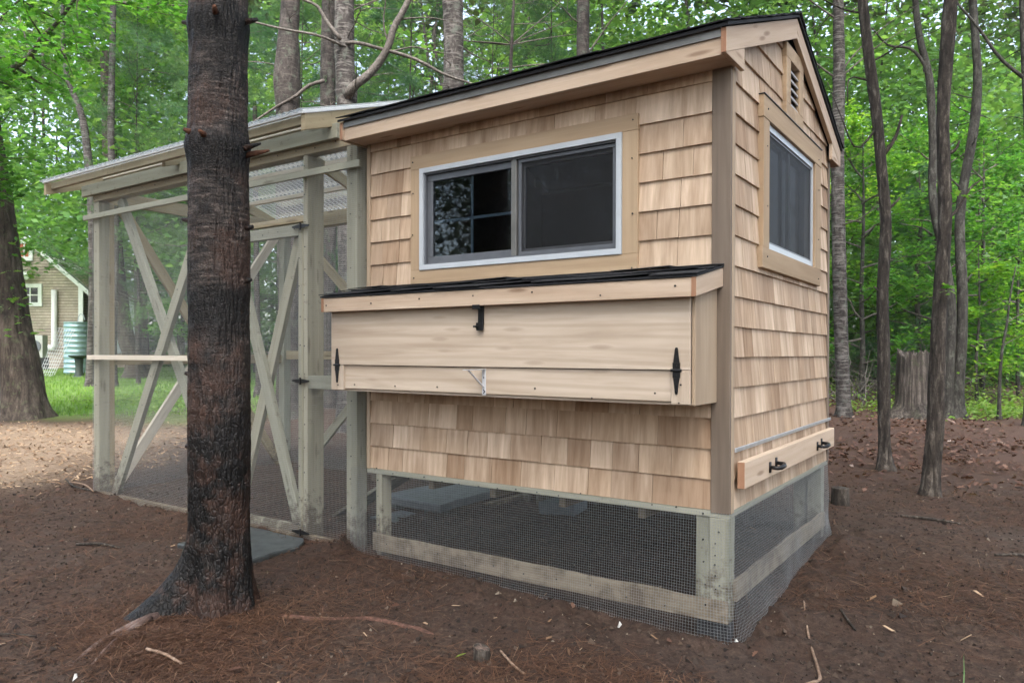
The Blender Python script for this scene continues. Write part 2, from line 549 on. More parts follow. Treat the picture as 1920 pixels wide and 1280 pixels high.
M['dry_needle'] = leaf_mat('fallen needle', [(0.0, (0.028, 0.014, 0.008)), (0.5, (0.085, 0.039, 0.020)), (0.8, (0.15, 0.075, 0.040)), (1.0, (0.28, 0.19, 0.12))], 0.0, 0.7)
M['dead_leaf'] = leaf_mat('dead oak leaf', [(0.0, (0.05, 0.022, 0.014)), (0.5, (0.115, 0.056, 0.036)), (0.85, (0.19, 0.11, 0.078)), (1.0, (0.40, 0.32, 0.28))], 0.1, 0.6)
M['crumb'] = leaf_mat('soil crumb', [(0.0, (0.014, 0.0095, 0.0075)), (0.6, (0.038, 0.026, 0.019)), (0.95, (0.075, 0.05, 0.035)), (1.0, (0.26, 0.22, 0.17))], 0.0, 0.9)
M['chip'] = leaf_mat('wood chip', [(0.0, (0.10, 0.055, 0.03)), (0.5, (0.26, 0.16, 0.09)), (1.0, (0.48, 0.36, 0.24))], 0.0, 0.8)


def bark(name, dark, mid, light, lichen=None, rough=0.85, vs=(14, 14, 3.0), wet=0.0, bands=0.0, bump=0.8):
    m, n, l, p = newmat(name)
    tc = n.new('ShaderNodeTexCoord')
    mp = n.new('ShaderNodeMapping'); mp.inputs['Scale'].default_value = vs
    l.new(tc.outputs['Object'], mp.inputs['Vector'])
    n1 = noise(n, l, mp.outputs[0], 1.0, 9, 0.68, 0.6)
    n2 = noise(n, l, tc.outputs['Object'], 2.2, 4, 0.6)
    n3 = noise(n, l, tc.outputs['Object'], 55, 5, 0.65)
    r1 = ramp(n, [(0.34, dark), (0.52, mid), (0.70, light)]); l.new(n1.outputs[0], r1.inputs[0])
    c = r1.outputs[0]
    r2 = ramp(n, [(0.42, 0.0), (0.6, 0.8)]); l.new(n2.outputs[0], r2.inputs[0])
    c = mixc(n, l, r2.outputs[0], c, mixc(n, l, 0.6, c, dark))
    r3 = ramp(n, [(0.3, 0.65), (0.7, 1.25)]); l.new(n3.outputs[0], r3.inputs[0])
    c = mixc(n, l, 1.0, c, r3.outputs[0], 'MULTIPLY')
    if bands > 0:
        mpb = n.new('ShaderNodeMapping'); mpb.inputs['Scale'].default_value = (5, 5, 42)
        l.new(tc.outputs['Object'], mpb.inputs['Vector'])
        nb = noise(n, l, mpb.outputs[0], 1.0, 4, 0.6)
        rb = ramp(n, [(0.5, 0.0), (0.64, bands)]); l.new(nb.outputs[0], rb.inputs[0])
        c = mixc(n, l, rb.outputs[0], c, light)
    if lichen:
        n4 = noise(n, l, tc.outputs['Object'], 7.0, 6, 0.7)
        r4 = ramp(n, [(0.55, 0.0), (0.66, 0.75)]); l.new(n4.outputs[0], r4.inputs[0])
        c = mixc(n, l, r4.outputs[0], c, lichen)
    l.new(c, p.inputs['Base Color'])
    p.inputs['Roughness'].default_value = rough
    p.inputs['Specular IOR Level'].default_value = 0.35 + wet
    bu = n.new('ShaderNodeBump'); bu.inputs['Strength'].default_value = bump; bu.inputs['Distance'].default_value = 0.012
    ad = n.new('ShaderNodeMath'); ad.operation = 'MULTIPLY_ADD'; ad.inputs[1].default_value = 0.35
    l.new(n3.outputs[0], ad.inputs[0]); l.new(n1.outputs[0], ad.inputs[2])
    l.new(ad.outputs[0], bu.inputs['Height']); l.new(bu.outputs[0], p.inputs['Normal'])
    return m


M['bark_grey'] = bark('grey pine bark', (0.014, 0.011, 0.010), (0.048, 0.040, 0.035), (0.12, 0.105, 0.095), (0.10, 0.12, 0.09), vs=(11, 11, 5), bands=0.5)
M['bark_pale'] = bark('pale banded bark', (0.014, 0.011, 0.010), (0.058, 0.050, 0.045), (0.19, 0.178, 0.165), (0.12, 0.14, 0.115), vs=(10, 10, 6), bands=0.75)
M['bark_oak'] = bark('furrowed oak bark', (0.010, 0.008, 0.006), (0.055, 0.044, 0.035), (0.20, 0.175, 0.145), None, vs=(30, 30, 5.5), bump=1.0)
M['bark_big'] = bark('big oak bark', (0.018, 0.014, 0.011), (0.085, 0.067, 0.053), (0.19, 0.16, 0.13), (0.11, 0.13, 0.07), vs=(12, 12, 2.0), bump=1.0)
M['bark_young'] = bark('young oak bark', (0.016, 0.014, 0.012), (0.06, 0.056, 0.048), (0.15, 0.145, 0.126), (0.12, 0.13, 0.105), vs=(22, 22, 6))
M['twig'] = bark('dead twig', (0.06, 0.05, 0.043), (0.14, 0.125, 0.11), (0.25, 0.23, 0.21), None, vs=(30, 30, 30))
M['snag'] = bark('rotten stump wood', (0.010, 0.008, 0.007), (0.075, 0.062, 0.052), (0.20, 0.175, 0.15), (0.05, 0.055, 0.03), vs=(24, 24, 1.2), bump=1.0)

M['shaded_foot'] = wood('wet timber with painted shade', (0.012, 0.012, 0.012), (0.03, 0.03, 0.032), (0.06, 0.06, 0.065), 'x', None)  # black paints the shade below the bottom rail as well as wet wood
M['lit_sheet_edge'] = plain('white of the lit sheet edge', (0.74, 0.76, 0.76), 0.4, 0, 0.05, 20)  # white stands for the light on the edges of the roof sheets
M['run_wire'] = plain('bright galvanised wire', (0.36, 0.38, 0.385), 0.45, 0.3, 0.1, 60)


# ================================================================== the chicken coop
W_, D_, ZB, EX = 2.29, 2.047, 0.56, 0.1397
ROOF_S = 0.396


def rake_z(y, top=False):
    yy = y if y <= 1.02 else 2.04 - y
    return 2.566 + ROOF_S * (yy + 0.163) + (0.105 if top else 0)


def reframe(name, mb, mat, parent, X, U, bevel=0.0015, shade=False):
    """mesh given in world coordinates, object frame turned so that local X runs along the grain"""
    X = Vector(X).normalized(); U = Vector(U); U = (U - X * U.dot(X)).normalized(); N = X.cross(U)
    Q = np.array((X, U, N))
    vs = np.array(mb.v, float)
    c = (vs.min(0) + vs.max(0)) / 2
    loc = (vs - c) @ Q.T
    me = bpy.data.meshes.new(name)
    me.from_pydata([tuple(q) for q in loc], [], mb.f)
    bm = bmesh.new(); bm.from_mesh(me)
    bmesh.ops.recalc_face_normals(bm, faces=bm.faces)
    if bevel > 0:
        bmesh.ops.bevel(bm, geom=[e for e in bm.edges if len(e.link_faces) == 2 and e.calc_face_angle(0) > 0.4], offset=bevel, segments=1, affect='EDGES')
    bm.to_mesh(me); bm.free()
    if shade: smooth_mesh(me)
    o = bpy.data.objects.new(name, me); COL.objects.link(o); me.materials.append(mat)
    o.rotation_euler = Matrix((X, U, N)).transposed().to_euler()
    attach(o, parent, Vector(c))
    return o


coop = empty('chicken_coop', (-1.145, 1.02, 0), 'cedar shingled chicken coop raised on treated posts with two dark windows', 'coop')

# --- wall shells (sheathing with window openings)
def wall_front():
    mb = MB()
    y0, y1 = 0.022, 0.037
    mb.box(-2.28, -1.842, y0, y1, ZB, 2.6); mb.box(-0.532, -0.01, y0, y1, ZB, 2.6)
    mb.box(-1.842, -0.532, y0, y1, ZB, 1.757); mb.box(-1.842, -0.532, y0, y1, 2.353, 2.6)
    return mb
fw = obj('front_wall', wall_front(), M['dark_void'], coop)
def wall_gable():
    mb = MB()
    x0, x1 = -0.037, -0.022
    def pz(a, b, z0):
        mb.prism([(a, z0), (b, z0), (b, rake_z(b) + .05), (1.02, rake_z(1.02) + .05), (a, rake_z(a) + .05)] if a < 1.02 < b else [(a, z0), (b, z0), (b, rake_z(b) + .05), (a, rake_z(a) + .05)], 'x', x0, x1)
    mb.box(x0, x1, 0.037, 0.555, ZB, 2.45); mb.box(x0, x1, 1.545, 2.03, ZB, 2.45)
    mb.box(x0, x1, 0.555, 1.545, ZB, 1.81)
    pz(0.037, 2.03, 2.45)
    return mb
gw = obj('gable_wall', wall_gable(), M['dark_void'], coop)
def wall_back():
    return MB().box(-2.28, -0.01, 2.01, 2.025, ZB, 2.6)
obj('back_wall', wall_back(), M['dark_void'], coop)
def wall_left():
    return MB().prism([(0.037, ZB), (2.01, ZB), (2.01, 2.6), (1.02, 3.08), (0.037, 2.6)], 'x', -2.285, -2.27)
obj('end_wall', wall_left(), M['corner_pale'], coop)
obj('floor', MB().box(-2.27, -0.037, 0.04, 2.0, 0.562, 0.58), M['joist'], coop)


def shingle(parent, wall, u0, u1, zb, zl, zr):
    j = random.uniform
    gap = 0.0007 + random.random() * 0.0009
    u0 += gap; u1 -= gap
    nb = -0.002 + j(-.0012, .0012); skew = j(-.001, .001)
    zb0, zb1 = zb + j(-.0009, .0009), zb + j(-.0009, .0009)
    def P(u, n, z): return (u, -n, z) if wall == 'front' else (n, u, z)
    def nf(z): return nb - 0.0115 * max(0.0, (z - zb)) / EX
    def nk(z): return min(nf(z) - 0.0012, nb - 0.0105 - 0.008 * (z - zb) / EX * .9)
    zl = max(zl, zb0 + .012); zr = max(zr, zb1 + .012)
    vs = [P(u0, nf(zb0) + skew, zb0), P(u1, nf(zb1) - skew, zb1), P(u1, nf(zr), zr), P(u0, nf(zl), zl),
          P(u0, nk(zb0), zb0), P(u1, nk(zb1), zb1), P(u1, nk(zr), zr), P(u0, nk(zl), zl)]
    fs = [(0, 1, 2, 3), (5, 4, 7, 6), (0, 4, 5, 1), (1, 5, 6, 2), (2, 6, 7, 3), (3, 7, 4, 0)]
    if wall != 'front': pass
    mb = MB().add(vs, fs)
    return obj('shingle', mb, M['shingle'], parent, origin=P((u0 + u1) / 2, 0, (zb + max(zl, zr)) / 2))


def course(parent, wall, u0, u1, zb, zt=None, clip=None, wmin=.085, wmax=.215):
    """one course of shingles between u0 and u1; clip(u) caps the top"""
    u = u0
    while u < u1 - 1e-4:
        wd = random.uniform(wmin, wmax)
        if u1 - (u + wd) < 0.075: wd = u1 - u
        a, b = u, min(u + wd, u1)
        zt_ = zb + 0.195 if zt is None else zt
        zl, zr = zt_, zt_
        if clip:
            zl, zr = min(zl, clip(a)), min(zr, clip(b))
        if max(zl, zr) - zb > 0.012:
            shingle(parent, wall, a, b, zb, zl, zr)
        u = b


for k in range(15):
    zb = ZB + k * EX
    if 4 <= k <= 7: continue                                   # behind the nest box
    cap = 2.585
    if 8 <= k <= 12:
        course(fw, 'front', -2.262, -1.895, zb, min(zb + .195, cap)); course(fw, 'front', -0.47, -0.088, zb, min(zb + .195, cap), None, .1, .26)
    elif k == 13:
        course(fw, 'front', -2.262, -1.895, zb, min(zb + .195, cap)); course(fw, 'front', -1.895, -0.47, 2.40, cap, None, .1, .24)
        course(fw, 'front', -0.47, -0.088, zb, min(zb + .195, cap), None, .3, .4)
    else:
        course(fw, 'front', -2.262, -0.088, zb, min(zb + .195, cap), None, .11, .235)


def gclip(y): return rake_z(y) + 0.02
for k in range(19):
    zb = ZB + k * EX
    a, b = 0.058, 2.006
    if k >= 15:                                               # the rake shortens the course
        a = max(a, 1.02 - (rake_z(1.02) - zb) / ROOF_S); b = min(b, 2.04 - a)
        if b - a < 0.1: continue
    if k <= 7:
        course(gw, 'gable', a, b, zb, None, None, .11, .2)
    elif k <= 13:
        if k == 8: course(gw, 'gable', .46, 1.69, zb, zb + .045, None, .12, .2)
        course(gw, 'gable', a, .46, zb, None, gclip, .13, .2); course(gw, 'gable', 1.68, b, zb, None, gclip, .1, .2)
    elif k == 14:
        course(gw, 'gable', a, .46, zb, None, gclip); course(gw, 'gable', .46, .895, 2.555, zb + .195, gclip)
        course(gw, 'gable', 1.235, 1.68, 2.555, zb + .195, gclip); course(gw, 'gable', 1.68, b, zb, None, gclip)
    elif zb < 2.95:
        course(gw, 'gable', a, .895, zb, None, gclip, .1, .17); course(gw, 'gable', 1.235, b, zb, None, gclip, .1, .17)
    else:
        course(gw, 'gable', a, b, max(zb, 2.96), None, gclip, .1, .15)

# --- corner boards
bx('corner_board', -0.088, 0.0, -0.001, 0.02, ZB - .012, 2.565, M['corner'], coop)
bx('corner_board', -0.0205, 0.002, 0.0205, 0.058, ZB - .012, 2.565, M['corner_pale'], coop)
bx('corner_board', -2.291, -2.262, -0.001, 0.02, ZB - .005, 2.565, M['corner_pale'], coop)
bx('corner_board', -0.02, 0.0025, 2.006, 2.047, ZB - .012, 2.565, M['corner'], coop)
bx('corner_board', -0.088, -0.0205, 2.027, 2.047, ZB - .012, 2.565, M['corner'], coop)

# --- eaves, rakes, roof
for s in (0, 1):
    Y = (lambda y: y) if s == 0 else (lambda y: 2.04 - y)
    ya, yb = sorted((Y(-0.16), Y(-0.141)))
    bx('fascia', -2.319, 0.0095, ya, yb, 2.558, 2.640, M['pine'], coop)
    ya, yb = sorted((Y(-0.1685), Y(-0.1605)))
    bx('drip_edge', -2.319, 0.0095, ya, yb, 2.633, 2.683, M['drip'], coop, None, .001)
    ya, yb = sorted((Y(-0.1405), Y(0.022)))
    bx('soffit', -2.319, 0.0095, ya, yb, 2.5635, 2.578, M['pine'], coop)
    for x0, x1 in ((0.010, 0.035), (-2.345, -2.320)):
        pl = [(Y(-0.172), 2.562), (Y(-0.172), 2.668), (1.02, 2.668 + ROOF_S * 1.192), (1.02, 2.562 + ROOF_S * 1.192 - .004)]
        rb = reframe('rake_board', MB().prism(pl, 'x', x0, x1), M['pine'], coop, (0, 1 if s == 0 else -1, ROOF_S), (0, 0, 1))
        ya, yb = sorted((Y(-0.1735), Y(-0.1722)))
        obj('end_grain', MB().box(x0 + .001, x1 - .001, ya, yb, 2.563, 2.667), M['endgrain'], rb)
        xr = (x1 - .022, x1 - .002) if x0 > 0 else (x0 + .002, x0 + .022)
        reframe('cornice_return', MB().prism([(Y(-0.165), 2.56), (Y(0.085), 2.56), (Y(0.085), 2.665), (Y(-0.165), 2.566)], 'x', *xr), M['pine'], coop, (0, 1, 0), (0, 0, 1))

# roof deck and asphalt tabs
def deck():
    mb = MB()
    e = 0.185
    zt = 2.674 - ROOF_S * (e - .172)
    mb.prism([(-e, zt), (-e, zt + .014), (1.02, 2.674 + ROOF_S * 1.192 + .014), (2.04 + e, zt + .014), (2.04 + e, zt), (1.02, 2.674 + ROOF_S * 1.192)], 'x', -2.352, 0.046)
    return mb
roof = obj('roof', deck(), M['asphalt'], coop)
NRM = Vector((0, -ROOF_S, 1)).normalized()
for s in (0, 1):
    sg = 1 if s == 0 else -1
    up = Vector((0, sg, ROOF_S)).normalized()
    nr = Vector((0, -sg * ROOF_S, 1)).normalized()
    p0 = Vector((0, -0.192 if s == 0 else 2.04 + 0.192, 2.690 - ROOF_S * 0.02))
    L = math.sqrt(1 + ROOF_S ** 2) * 1.212
    rows = 9
    for i in range(rows):
        x = -2.356 - random.random() * .1
        while x < 0.052:
            wd = 0.3; x1 = min(x + wd, 0.054 + random.uniform(-.004, .004)); xa = max(x, -2.357)
            if x1 - xa > .02:
                a = L * i / rows; b = min(L, a + L / rows + .02)
                t0 = 0.006 + random.random() * .004
                c0 = p0 + up * (a - random.random() * .006); c1 = p0 + up * b
                vs = []
                for c, th, lift in ((c0, .005, t0), (c1, .004, .001)):
                    for xx in (xa + .0015, x1 - .0015):
                        q = Vector((xx, c.y, c.z)) + nr * lift
                        vs += [q, q + nr * th]
                obj('roof_shingle', MB().add(vs, [(0, 2, 3, 1), (4, 5, 7, 6), (1, 3, 7, 5), (0, 4, 6, 2), (0, 1, 5, 4), (2, 6, 7, 3)]), M['asphalt'], roof)
            x += wd
for i in range(8):
    x = -2.36 + i * .302
    zp = 2.690 + ROOF_S * 1.192
    obj('ridge_cap', MB().prism([(0.9, zp - .042), (1.02, zp + .006), (1.14, zp - .042), (1.14, zp - .032), (1.02, zp + .018), (0.9, zp - .032)], 'x', x, min(x + .31, .056)), M['asphalt'], roof)

# --- front window
TR = 0.0125
wf = empty('window', (-1.187, 0.0, 2.055)); wf.parent = coop; wf.location = wf.location - coop.location
bx('head_trim', -1.915, -0.45, -TR, 0.0215, 2.352, 2.432, M['trim'], wf)
bx('sill_trim', -1.915, -0.45, -TR, 0.0215, 1.676, 1.758, M['trim'], wf)
bx('side_trim', -1.915, -1.841, -TR + .001, 0.0215, 1.7585, 2.3515, M['trim'], wf)
bx('side_trim', -0.533, -0.45, -TR + .001, 0.0215, 1.7585, 2.3515, M['trim'], wf)


def ring(u0, u1, z0, z1, wd, n0, n1, wall, wt=None):
    mb = MB(); wt = wt or wd
    for a, b, c, d in ((u0, u1, z1 - wt, z1), (u0, u1, z0, z0 + wt), (u0, u0 + wd, z0 + wt, z1 - wt), (u1 - wd, u1, z0 + wt, z1 - wt)):
        if wall == 'front': mb.box(a, b, -n1, -n0, c, d)
        else: mb.box(n0, n1, a, b, c, d)
    return mb


obj('frame', ring(-1.8405, -0.5335, 1.7585, 2.3515, 0.029, -0.05, 0.020, 'front'), M['vinyl'], wf, bevel=.001)
obj('frame_step', ring(-1.824, -0.55, 1.775, 2.335, 0.022, -0.05, 0.006, 'front'), M['alu'], wf, bevel=.001)
sa = obj('sash', ring(-1.802, -1.172, 1.797, 2.313, 0.036, -0.036, -0.012, 'front', .038), M['alu'], wf, bevel=.002)
obj('pane', MB().box(-1.766, -1.208, 0.024, 0.027, 1.835, 2.275), M['glass'], sa)
obj('muntin', MB().box(-1.495, -1.479, 0.0295, 0.036, 1.835, 2.275), M['vinyl'], sa)
obj('muntin', MB().box(-1.766, -1.208, 0.030, 0.0365, 2.03, 2.046), M['vinyl'], sa)
obj('mullion', MB().box(-1.196, -1.163, -0.004, 0.04, 1.797, 2.313), M['drip'], wf, bevel=.002)
sb = obj('sash', ring(-1.163, -0.572, 1.797, 2.313, 0.034, -0.052, -0.030, 'front', .038), M['alu'], wf, bevel=.002)
obj('pane', MB().box(-1.13, -0.606, 0.041, 0.044, 1.835, 2.275), M['glass'], sb)
sc = obj('screen_frame', ring(-1.155, -0.574, 1.799, 2.311, 0.018, -0.014, -0.006, 'front'), M['alu'], wf, bevel=.001)
obj('insect_screen', MB().add([(-1.137, .0105, 1.817), (-.592, .0105, 1.817), (-.592, .0105, 2.293), (-1.137, .0105, 2.293)], [(0, 1, 2, 3)]), M['screen'], sc)

# --- gable window
wg = empty('window', (0.0, 1.07, 2.13)); wg.parent = coop; wg.location = wg.location - coop.location
bx('head_trim', -0.0215, 0.020, 0.44, 1.712, 2.452, 2.562, M['trim'], wg)
bx('sill_trim', -0.0215, 0.020, 0.425, 1.695, 1.702, 1.806, M['trim'], wg)
bx('side_trim', -0.0215, 0.018, 0.445, 0.548, 1.8065, 2.4515, M['trim'], wg)
bx('side_trim', -0.0215, 0.018, 1.552, 1.70, 1.8065, 2.4515, M['trim'], wg)
bx('flashing', -0.02, 0.026, 0.435, 1.716, 2.5625, 2.5665, M['iron'], wg, None, .0005)
obj('frame', ring(0.549, 1.551, 1.807, 2.451, 0.022, -0.05, 0.004, 'gable', .034), M['vinyl'], wg, bevel=.001)
obj('meeting_stile', MB().box(-0.03, -0.012, 1.035, 1.065, 1.841, 2.417), M['alu'], wg, bevel=.002)
obj('pane', MB().box(-0.045, -0.042, 0.571, 1.529, 1.841, 2.417), M['glass'], wg)
sc = obj('screen_frame', ring(0.571, 1.529, 1.841, 2.417, 0.012, -0.012, -0.004, 'gable'), M['alu'], wg, bevel=.001)
obj('insect_screen', MB().add([(-.008, .583, 1.853), (-.008, 1.517, 1.853), (-.008, 1.517, 2.405), (-.008, .583, 2.405)], [(0, 1, 2, 3)]), M['screen_dense'], sc)

# --- gable vent
ve = obj('vent', ring(0.877, 1.25, 2.568, 2.975, 0.088, -0.0215, 0.016, 'gable', .08), M['trim'], coop, bevel=.002)
obj('vent_backing', MB().box(-0.0218, -0.019, 0.97, 1.16, 2.65, 2.90), M['dark_void'], ve)
for i in range(5):
    z = 2.655 + i * 0.0465
    obj('louver', MB().prism([(-0.0185, z + .020), (0.004, z - .004), (0.008, z - .002), (0.008, z + .004), (-0.0145, z + .042)], 'y', 0.966, 1.161), M['louver'], ve)

# --- clean-out board under the gable, metal strip above it
bx('flashing', 0.001, 0.0075, 0.058, 2.09, 0.822, 0.842, M['flashing'], coop, None, .002)
cb = bx('clean_out_board', 0.012, 0.046, 0.072, 2.0, 0.658, 0.781, M['pine'], coop, None, .003)
obj('end_grain', MB().box(0.013, 0.045, 0.0705, 0.0718, 0.66, 0.779), M['endgrain'], cb)
for y in (0.47, 1.50):
    hd = MB()
    hd.box(0.0462, 0.053, y - .012, y + .012, 0.683, 0.735); hd.box(0.0462, 0.053, y + .098, y + .122, 0.693, 0.745)
    hd.tube([(0.05, y, .709), (0.085, y + .002, .707), (0.097, y + .03, .708), (0.099, y + .075, .712), (0.09, y + .103, .716), (0.05, y + .11, .719)], [.009, .010, .012, .012, .011, .009], 10)
    obj('handle', hd, M['iron'], cb, bevel=.0, shade=True)

# --- nest box on the front
nb_ = obj('nest_box', MB().box(-2.285, -0.075, -0.262, -0.003, 1.052, 1.066), M['plywood'], coop)
bx('side_panel', -0.0765, -0.0605, -0.2705, -0.0015, 1.052, 1.60, M['corner_pale'], nb_, 2)
bx('side_panel', -2.293, -2.277, -0.2705, -0.0215, 1.052, 1.60, M['corner_pale'], nb_, 2)
bx('lid', -2.291, -0.0775, -0.288, -0.2715, 1.2035, 1.555, M['plywood'], nb_, 0)
bx('front_strip', -2.186, -0.163, -0.2765, -0.2625, 1.0665, 1.2005, M['plywood'], nb_, 0)
bx('end_block', -2.291, -2.187, -0.288, -0.2712, 1.056, 1.2015, M['plywood'], nb_, 2)
bx('end_block', -0.162, -0.0775, -0.288, -0.2712, 1.056, 1.2015, M['plywood'], nb_, 2)
bx('fascia', -2.302, -0.056, -0.334, -0.314, 1.512, 1.592, M['pine'], nb_)
for x0, x1 in ((-0.0555, -0.033), (-2.325, -2.3025)):
    o = reframe('side_fascia', MB().prism([(-.3345, 1.512), (-.002, 1.578), (-.002, 1.662), (-.3345, 1.594)], 'x', x0, x1), M['pine'], nb_, (0, 1, .2), (0, 0, 1))
for x0, x1 in ((-0.0555, -0.033), (-2.325, -2.3025)):
    obj('end_grain', MB().box(x0 + .001, x1 - .001, -.3362, -.3348, 1.513, 1.593), M['endgrain'], nb_)
obj('lid_roof', MB().prism([(-.340, 1.5955), (-.340, 1.604), (-.004, 1.674), (-.004, 1.6655)], 'x', -2.330, -0.028), M['asphalt'], nb_)
for i in range(3):
    x = -2.336 - (0.15 if i % 2 else 0.02)
    while x < -0.03:
        x1 = min(x + .30, -0.024 + random.uniform(-.002, .004)); xa = max(x, -2.338)
        if x1 - xa > .03:
            y0 = -0.347 + i * .115 + random.uniform(-.006, .006); y1 = min(y0 + .13, -.003)
            def zz(y): return 1.6045 + (y + .34) * .2083
            l0 = .004 + i * .003 + random.random() * .005
            l1 = l0 if random.random() < .6 else l0 + .007
            vs = [(xa + .002, y0, zz(y0) + l0), (x1 - .002, y0, zz(y0) + l1), (x1 - .002, y1, zz(y1) + .002), (xa + .002, y1, zz(y1) + .002)]
            vs = vs + [(a, b, c + .004) for a, b, c in vs]
            obj('roof_tab', MB().add(vs, [(3, 2, 1, 0), (4, 5, 6, 7), (0, 1, 5, 4), (1, 2, 6, 5), (2, 3, 7, 6), (3, 0, 4, 7)]), M['asphalt'], nb_)
        x += .302
for x in (-2.238, -0.137):
    hb = MB()
    def strap(z0, z1, w0, w1):
        y0, y1 = -.2885, -.293
        hb.add([(x - w0, y0, z0), (x + w0, y0, z0), (x + w1, y0, z1), (x - w1, y0, z1), (x - w0, y1, z0), (x + w0, y1, z0), (x + w1, y1, z1), (x - w1, y1, z1)],
               [(0, 1, 2, 3), (7, 6, 5, 4), (0, 4, 5, 1), (1, 5, 6, 2), (2, 6, 7, 3), (3, 7, 4, 0)])
    strap(1.203, 1.235, .016, .017); strap(1.2352, 1.288, .014, .007); strap(1.2882, 1.300, .008, .004)
    strap(1.170, 1.2028, .017, .016); strap(1.118, 1.1698, .007, .014); strap(1.100, 1.1178, .005, .008)
    hb.tube([(x - .024, -.2945, 1.2025), (x + .024, -.2945, 1.2025)], .0062, 8)
    for z in (1.29, 1.262, 1.222, 1.182, 1.142, 1.112): hb.tube([(x, -.293, z), (x, -.2965, z)], .0042, 6)
    obj('hinge', hb, M['iron'], nb_)
hb = MB().box(-1.197, -1.163, -.298, -.2885, 1.418, 1.514).box(-1.205, -1.157, -.337, -.3342, 1.495, 1.517)
hb.prism([(-1.199, 1.388), (-1.161, 1.388), (-1.158, 1.395), (-1.158, 1.428), (-1.202, 1.428), (-1.202, 1.395)], 'y', -.308, -.2982)
hb.tube([(-1.192, -.308, 1.408), (-1.192, -.33, 1.408), (-1.20, -.333, 1.408)], .006, 8)
obj('latch', hb, M['iron'], nb_, bevel=.0012)
hb = MB().box(-1.183, -1.160, -.2795, -.277, 1.060, 1.193).box(-1.183, -1.160, -.440, -.2797, 1.1895, 1.193)
hb.add([(-1.175, -.282, 1.098), (-1.168, -.282, 1.098), (-1.168, -.412, 1.188), (-1.175, -.412, 1.188), (-1.175, -.2795, 1.106), (-1.168, -.2795, 1.106), (-1.168, -.402, 1.189), (-1.175, -.402, 1.189)],
       [(0, 1, 2, 3), (7, 6, 5, 4), (0, 4, 5, 1), (1, 5, 6, 2), (2, 6, 7, 3), (3, 7, 4, 0)])
br_ = obj('shelf_bracket', hb, M['bracket'], nb_, bevel=.0006)
for z in (1.072, 1.086, 1.15): obj('screw', MB().tube([(-1.1715, -.2797, z), (-1.1715, -.2825, z)], .004, 8), M['alu'], br_)

# --- base: posts, plates, rails
bx('sill_plate', -2.29, -0.004, 0.004, 0.042, 0.527, 0.5585, M['treated'], coop)
bx('sill_plate', -0.042, -0.004, 0.0425, 2.04, 0.527, 0.5585, M['treated'], coop)
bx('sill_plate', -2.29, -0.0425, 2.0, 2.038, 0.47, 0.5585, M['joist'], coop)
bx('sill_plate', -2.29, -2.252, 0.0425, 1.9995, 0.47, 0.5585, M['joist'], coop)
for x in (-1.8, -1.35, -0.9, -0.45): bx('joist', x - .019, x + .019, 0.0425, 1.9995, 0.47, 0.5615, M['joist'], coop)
for args in ((-0.094, -0.006, 0.003, 0.092, .0505, 0.5265), (-0.160, -0.0945, 0.010, 0.048, .0505, 0.5265), (-2.212, -2.166, 0.004, 0.093, -.3, 0.5265),
             (-0.094, -0.006, 1.86, 1.95, -.3, 0.5265), (-0.185, -0.0945, 1.88, 1.95, -.3, 0.5265), (-2.28, -2.19, 1.94, 1.9995, -.3, 0.4695)):
    bx('post', *args, M['treated'], coop)
bx('shaded_post_foot', -0.094, -0.010, 0.012, 0.092, -.3, .050, M['shaded_foot'], coop)  # lower end split off to carry the painted shade
bx('shaded_post_foot', -0.158, -0.0945, 0.016, 0.048, -.3, .050, M['shaded_foot'], coop)
def rail_rough(x0, x1, y0, y1, zb, zt, ax):
    """bottom rail with a ragged upper edge"""
    n = 60; mb = MB(); vs = []
    for i in range(n + 1):
        t = i / n; a = x0 + (x1 - x0) * t if ax == 0 else y0 + (y1 - y0) * t
        r = float(fbm(np.array(a * 5.0), np.array(2.0), octv=3)) * .006 + (0.004 if fbm(np.array(a * 1.5), np.array(9.0)) > .1 else 0)
        b, c = (y0, y1) if ax == 0 else (x0, x1)
        for zz_ in (zb, zt + r):
            for q in (b, c):
                vs.append((a, q, zz_) if ax == 0 else (q, a, zz_))
    fs = []
    for i in range(n):
        k = i * 4
        fs += [(k, k + 4, k + 6, k + 2), (k + 1, k + 3, k + 7, k + 5), (k + 2, k + 6, k + 7, k + 3), (k, k + 1, k + 5, k + 4)]
    fs += [(0, 2, 3, 1), (n * 4, n * 4 + 1, n * 4 + 3, n * 4 + 2)]
    return mb.add(vs, fs)
reframe('bottom_rail', rail_rough(-2.225, -0.004, -0.012, 0.0025, 0.058, 0.158, 0), M['muddy'], coop, (1, 0, 0), (0, 0, 1), 0)
reframe('bottom_rail', rail_rough(-0.0055, 0.012, 0.07, 1.90, 0.14, 0.238, 1), M['muddy'], coop, (0, 1, 0), (0, 0, 1), 0)


# --- hardware cloth
def wires(P, r=0.00055):
    """P: (wires, points, 3) -> square section tubes"""
    nw, m = P.shape[:2]
    t = np.gradient(P, axis=1); t /= np.linalg.norm(t, axis=2, keepdims=True) + 1e-9
    ref = np.where(np.abs(t[..., 2:3]) > .8, np.array((1.0, .3, 0)), np.array((0, 0, 1.0)))
    a = np.cross(t, ref); a /= np.linalg.norm(a, axis=2, keepdims=True) + 1e-9
    b = np.cross(t, a)
    V = np.stack([P + r * a, P + r * b, P - r * a, P - r * b], 2)      # nw,m,4,3
    idx = np.arange(nw * m * 4).reshape(nw, m, 4)
    q = np.stack([idx[:, :-1], np.roll(idx, -1, 2)[:, :-1], np.roll(idx, -1, 2)[:, 1:], idx[:, 1:]], -1).reshape(-1, 4)
    return V.reshape(-1, 3), q


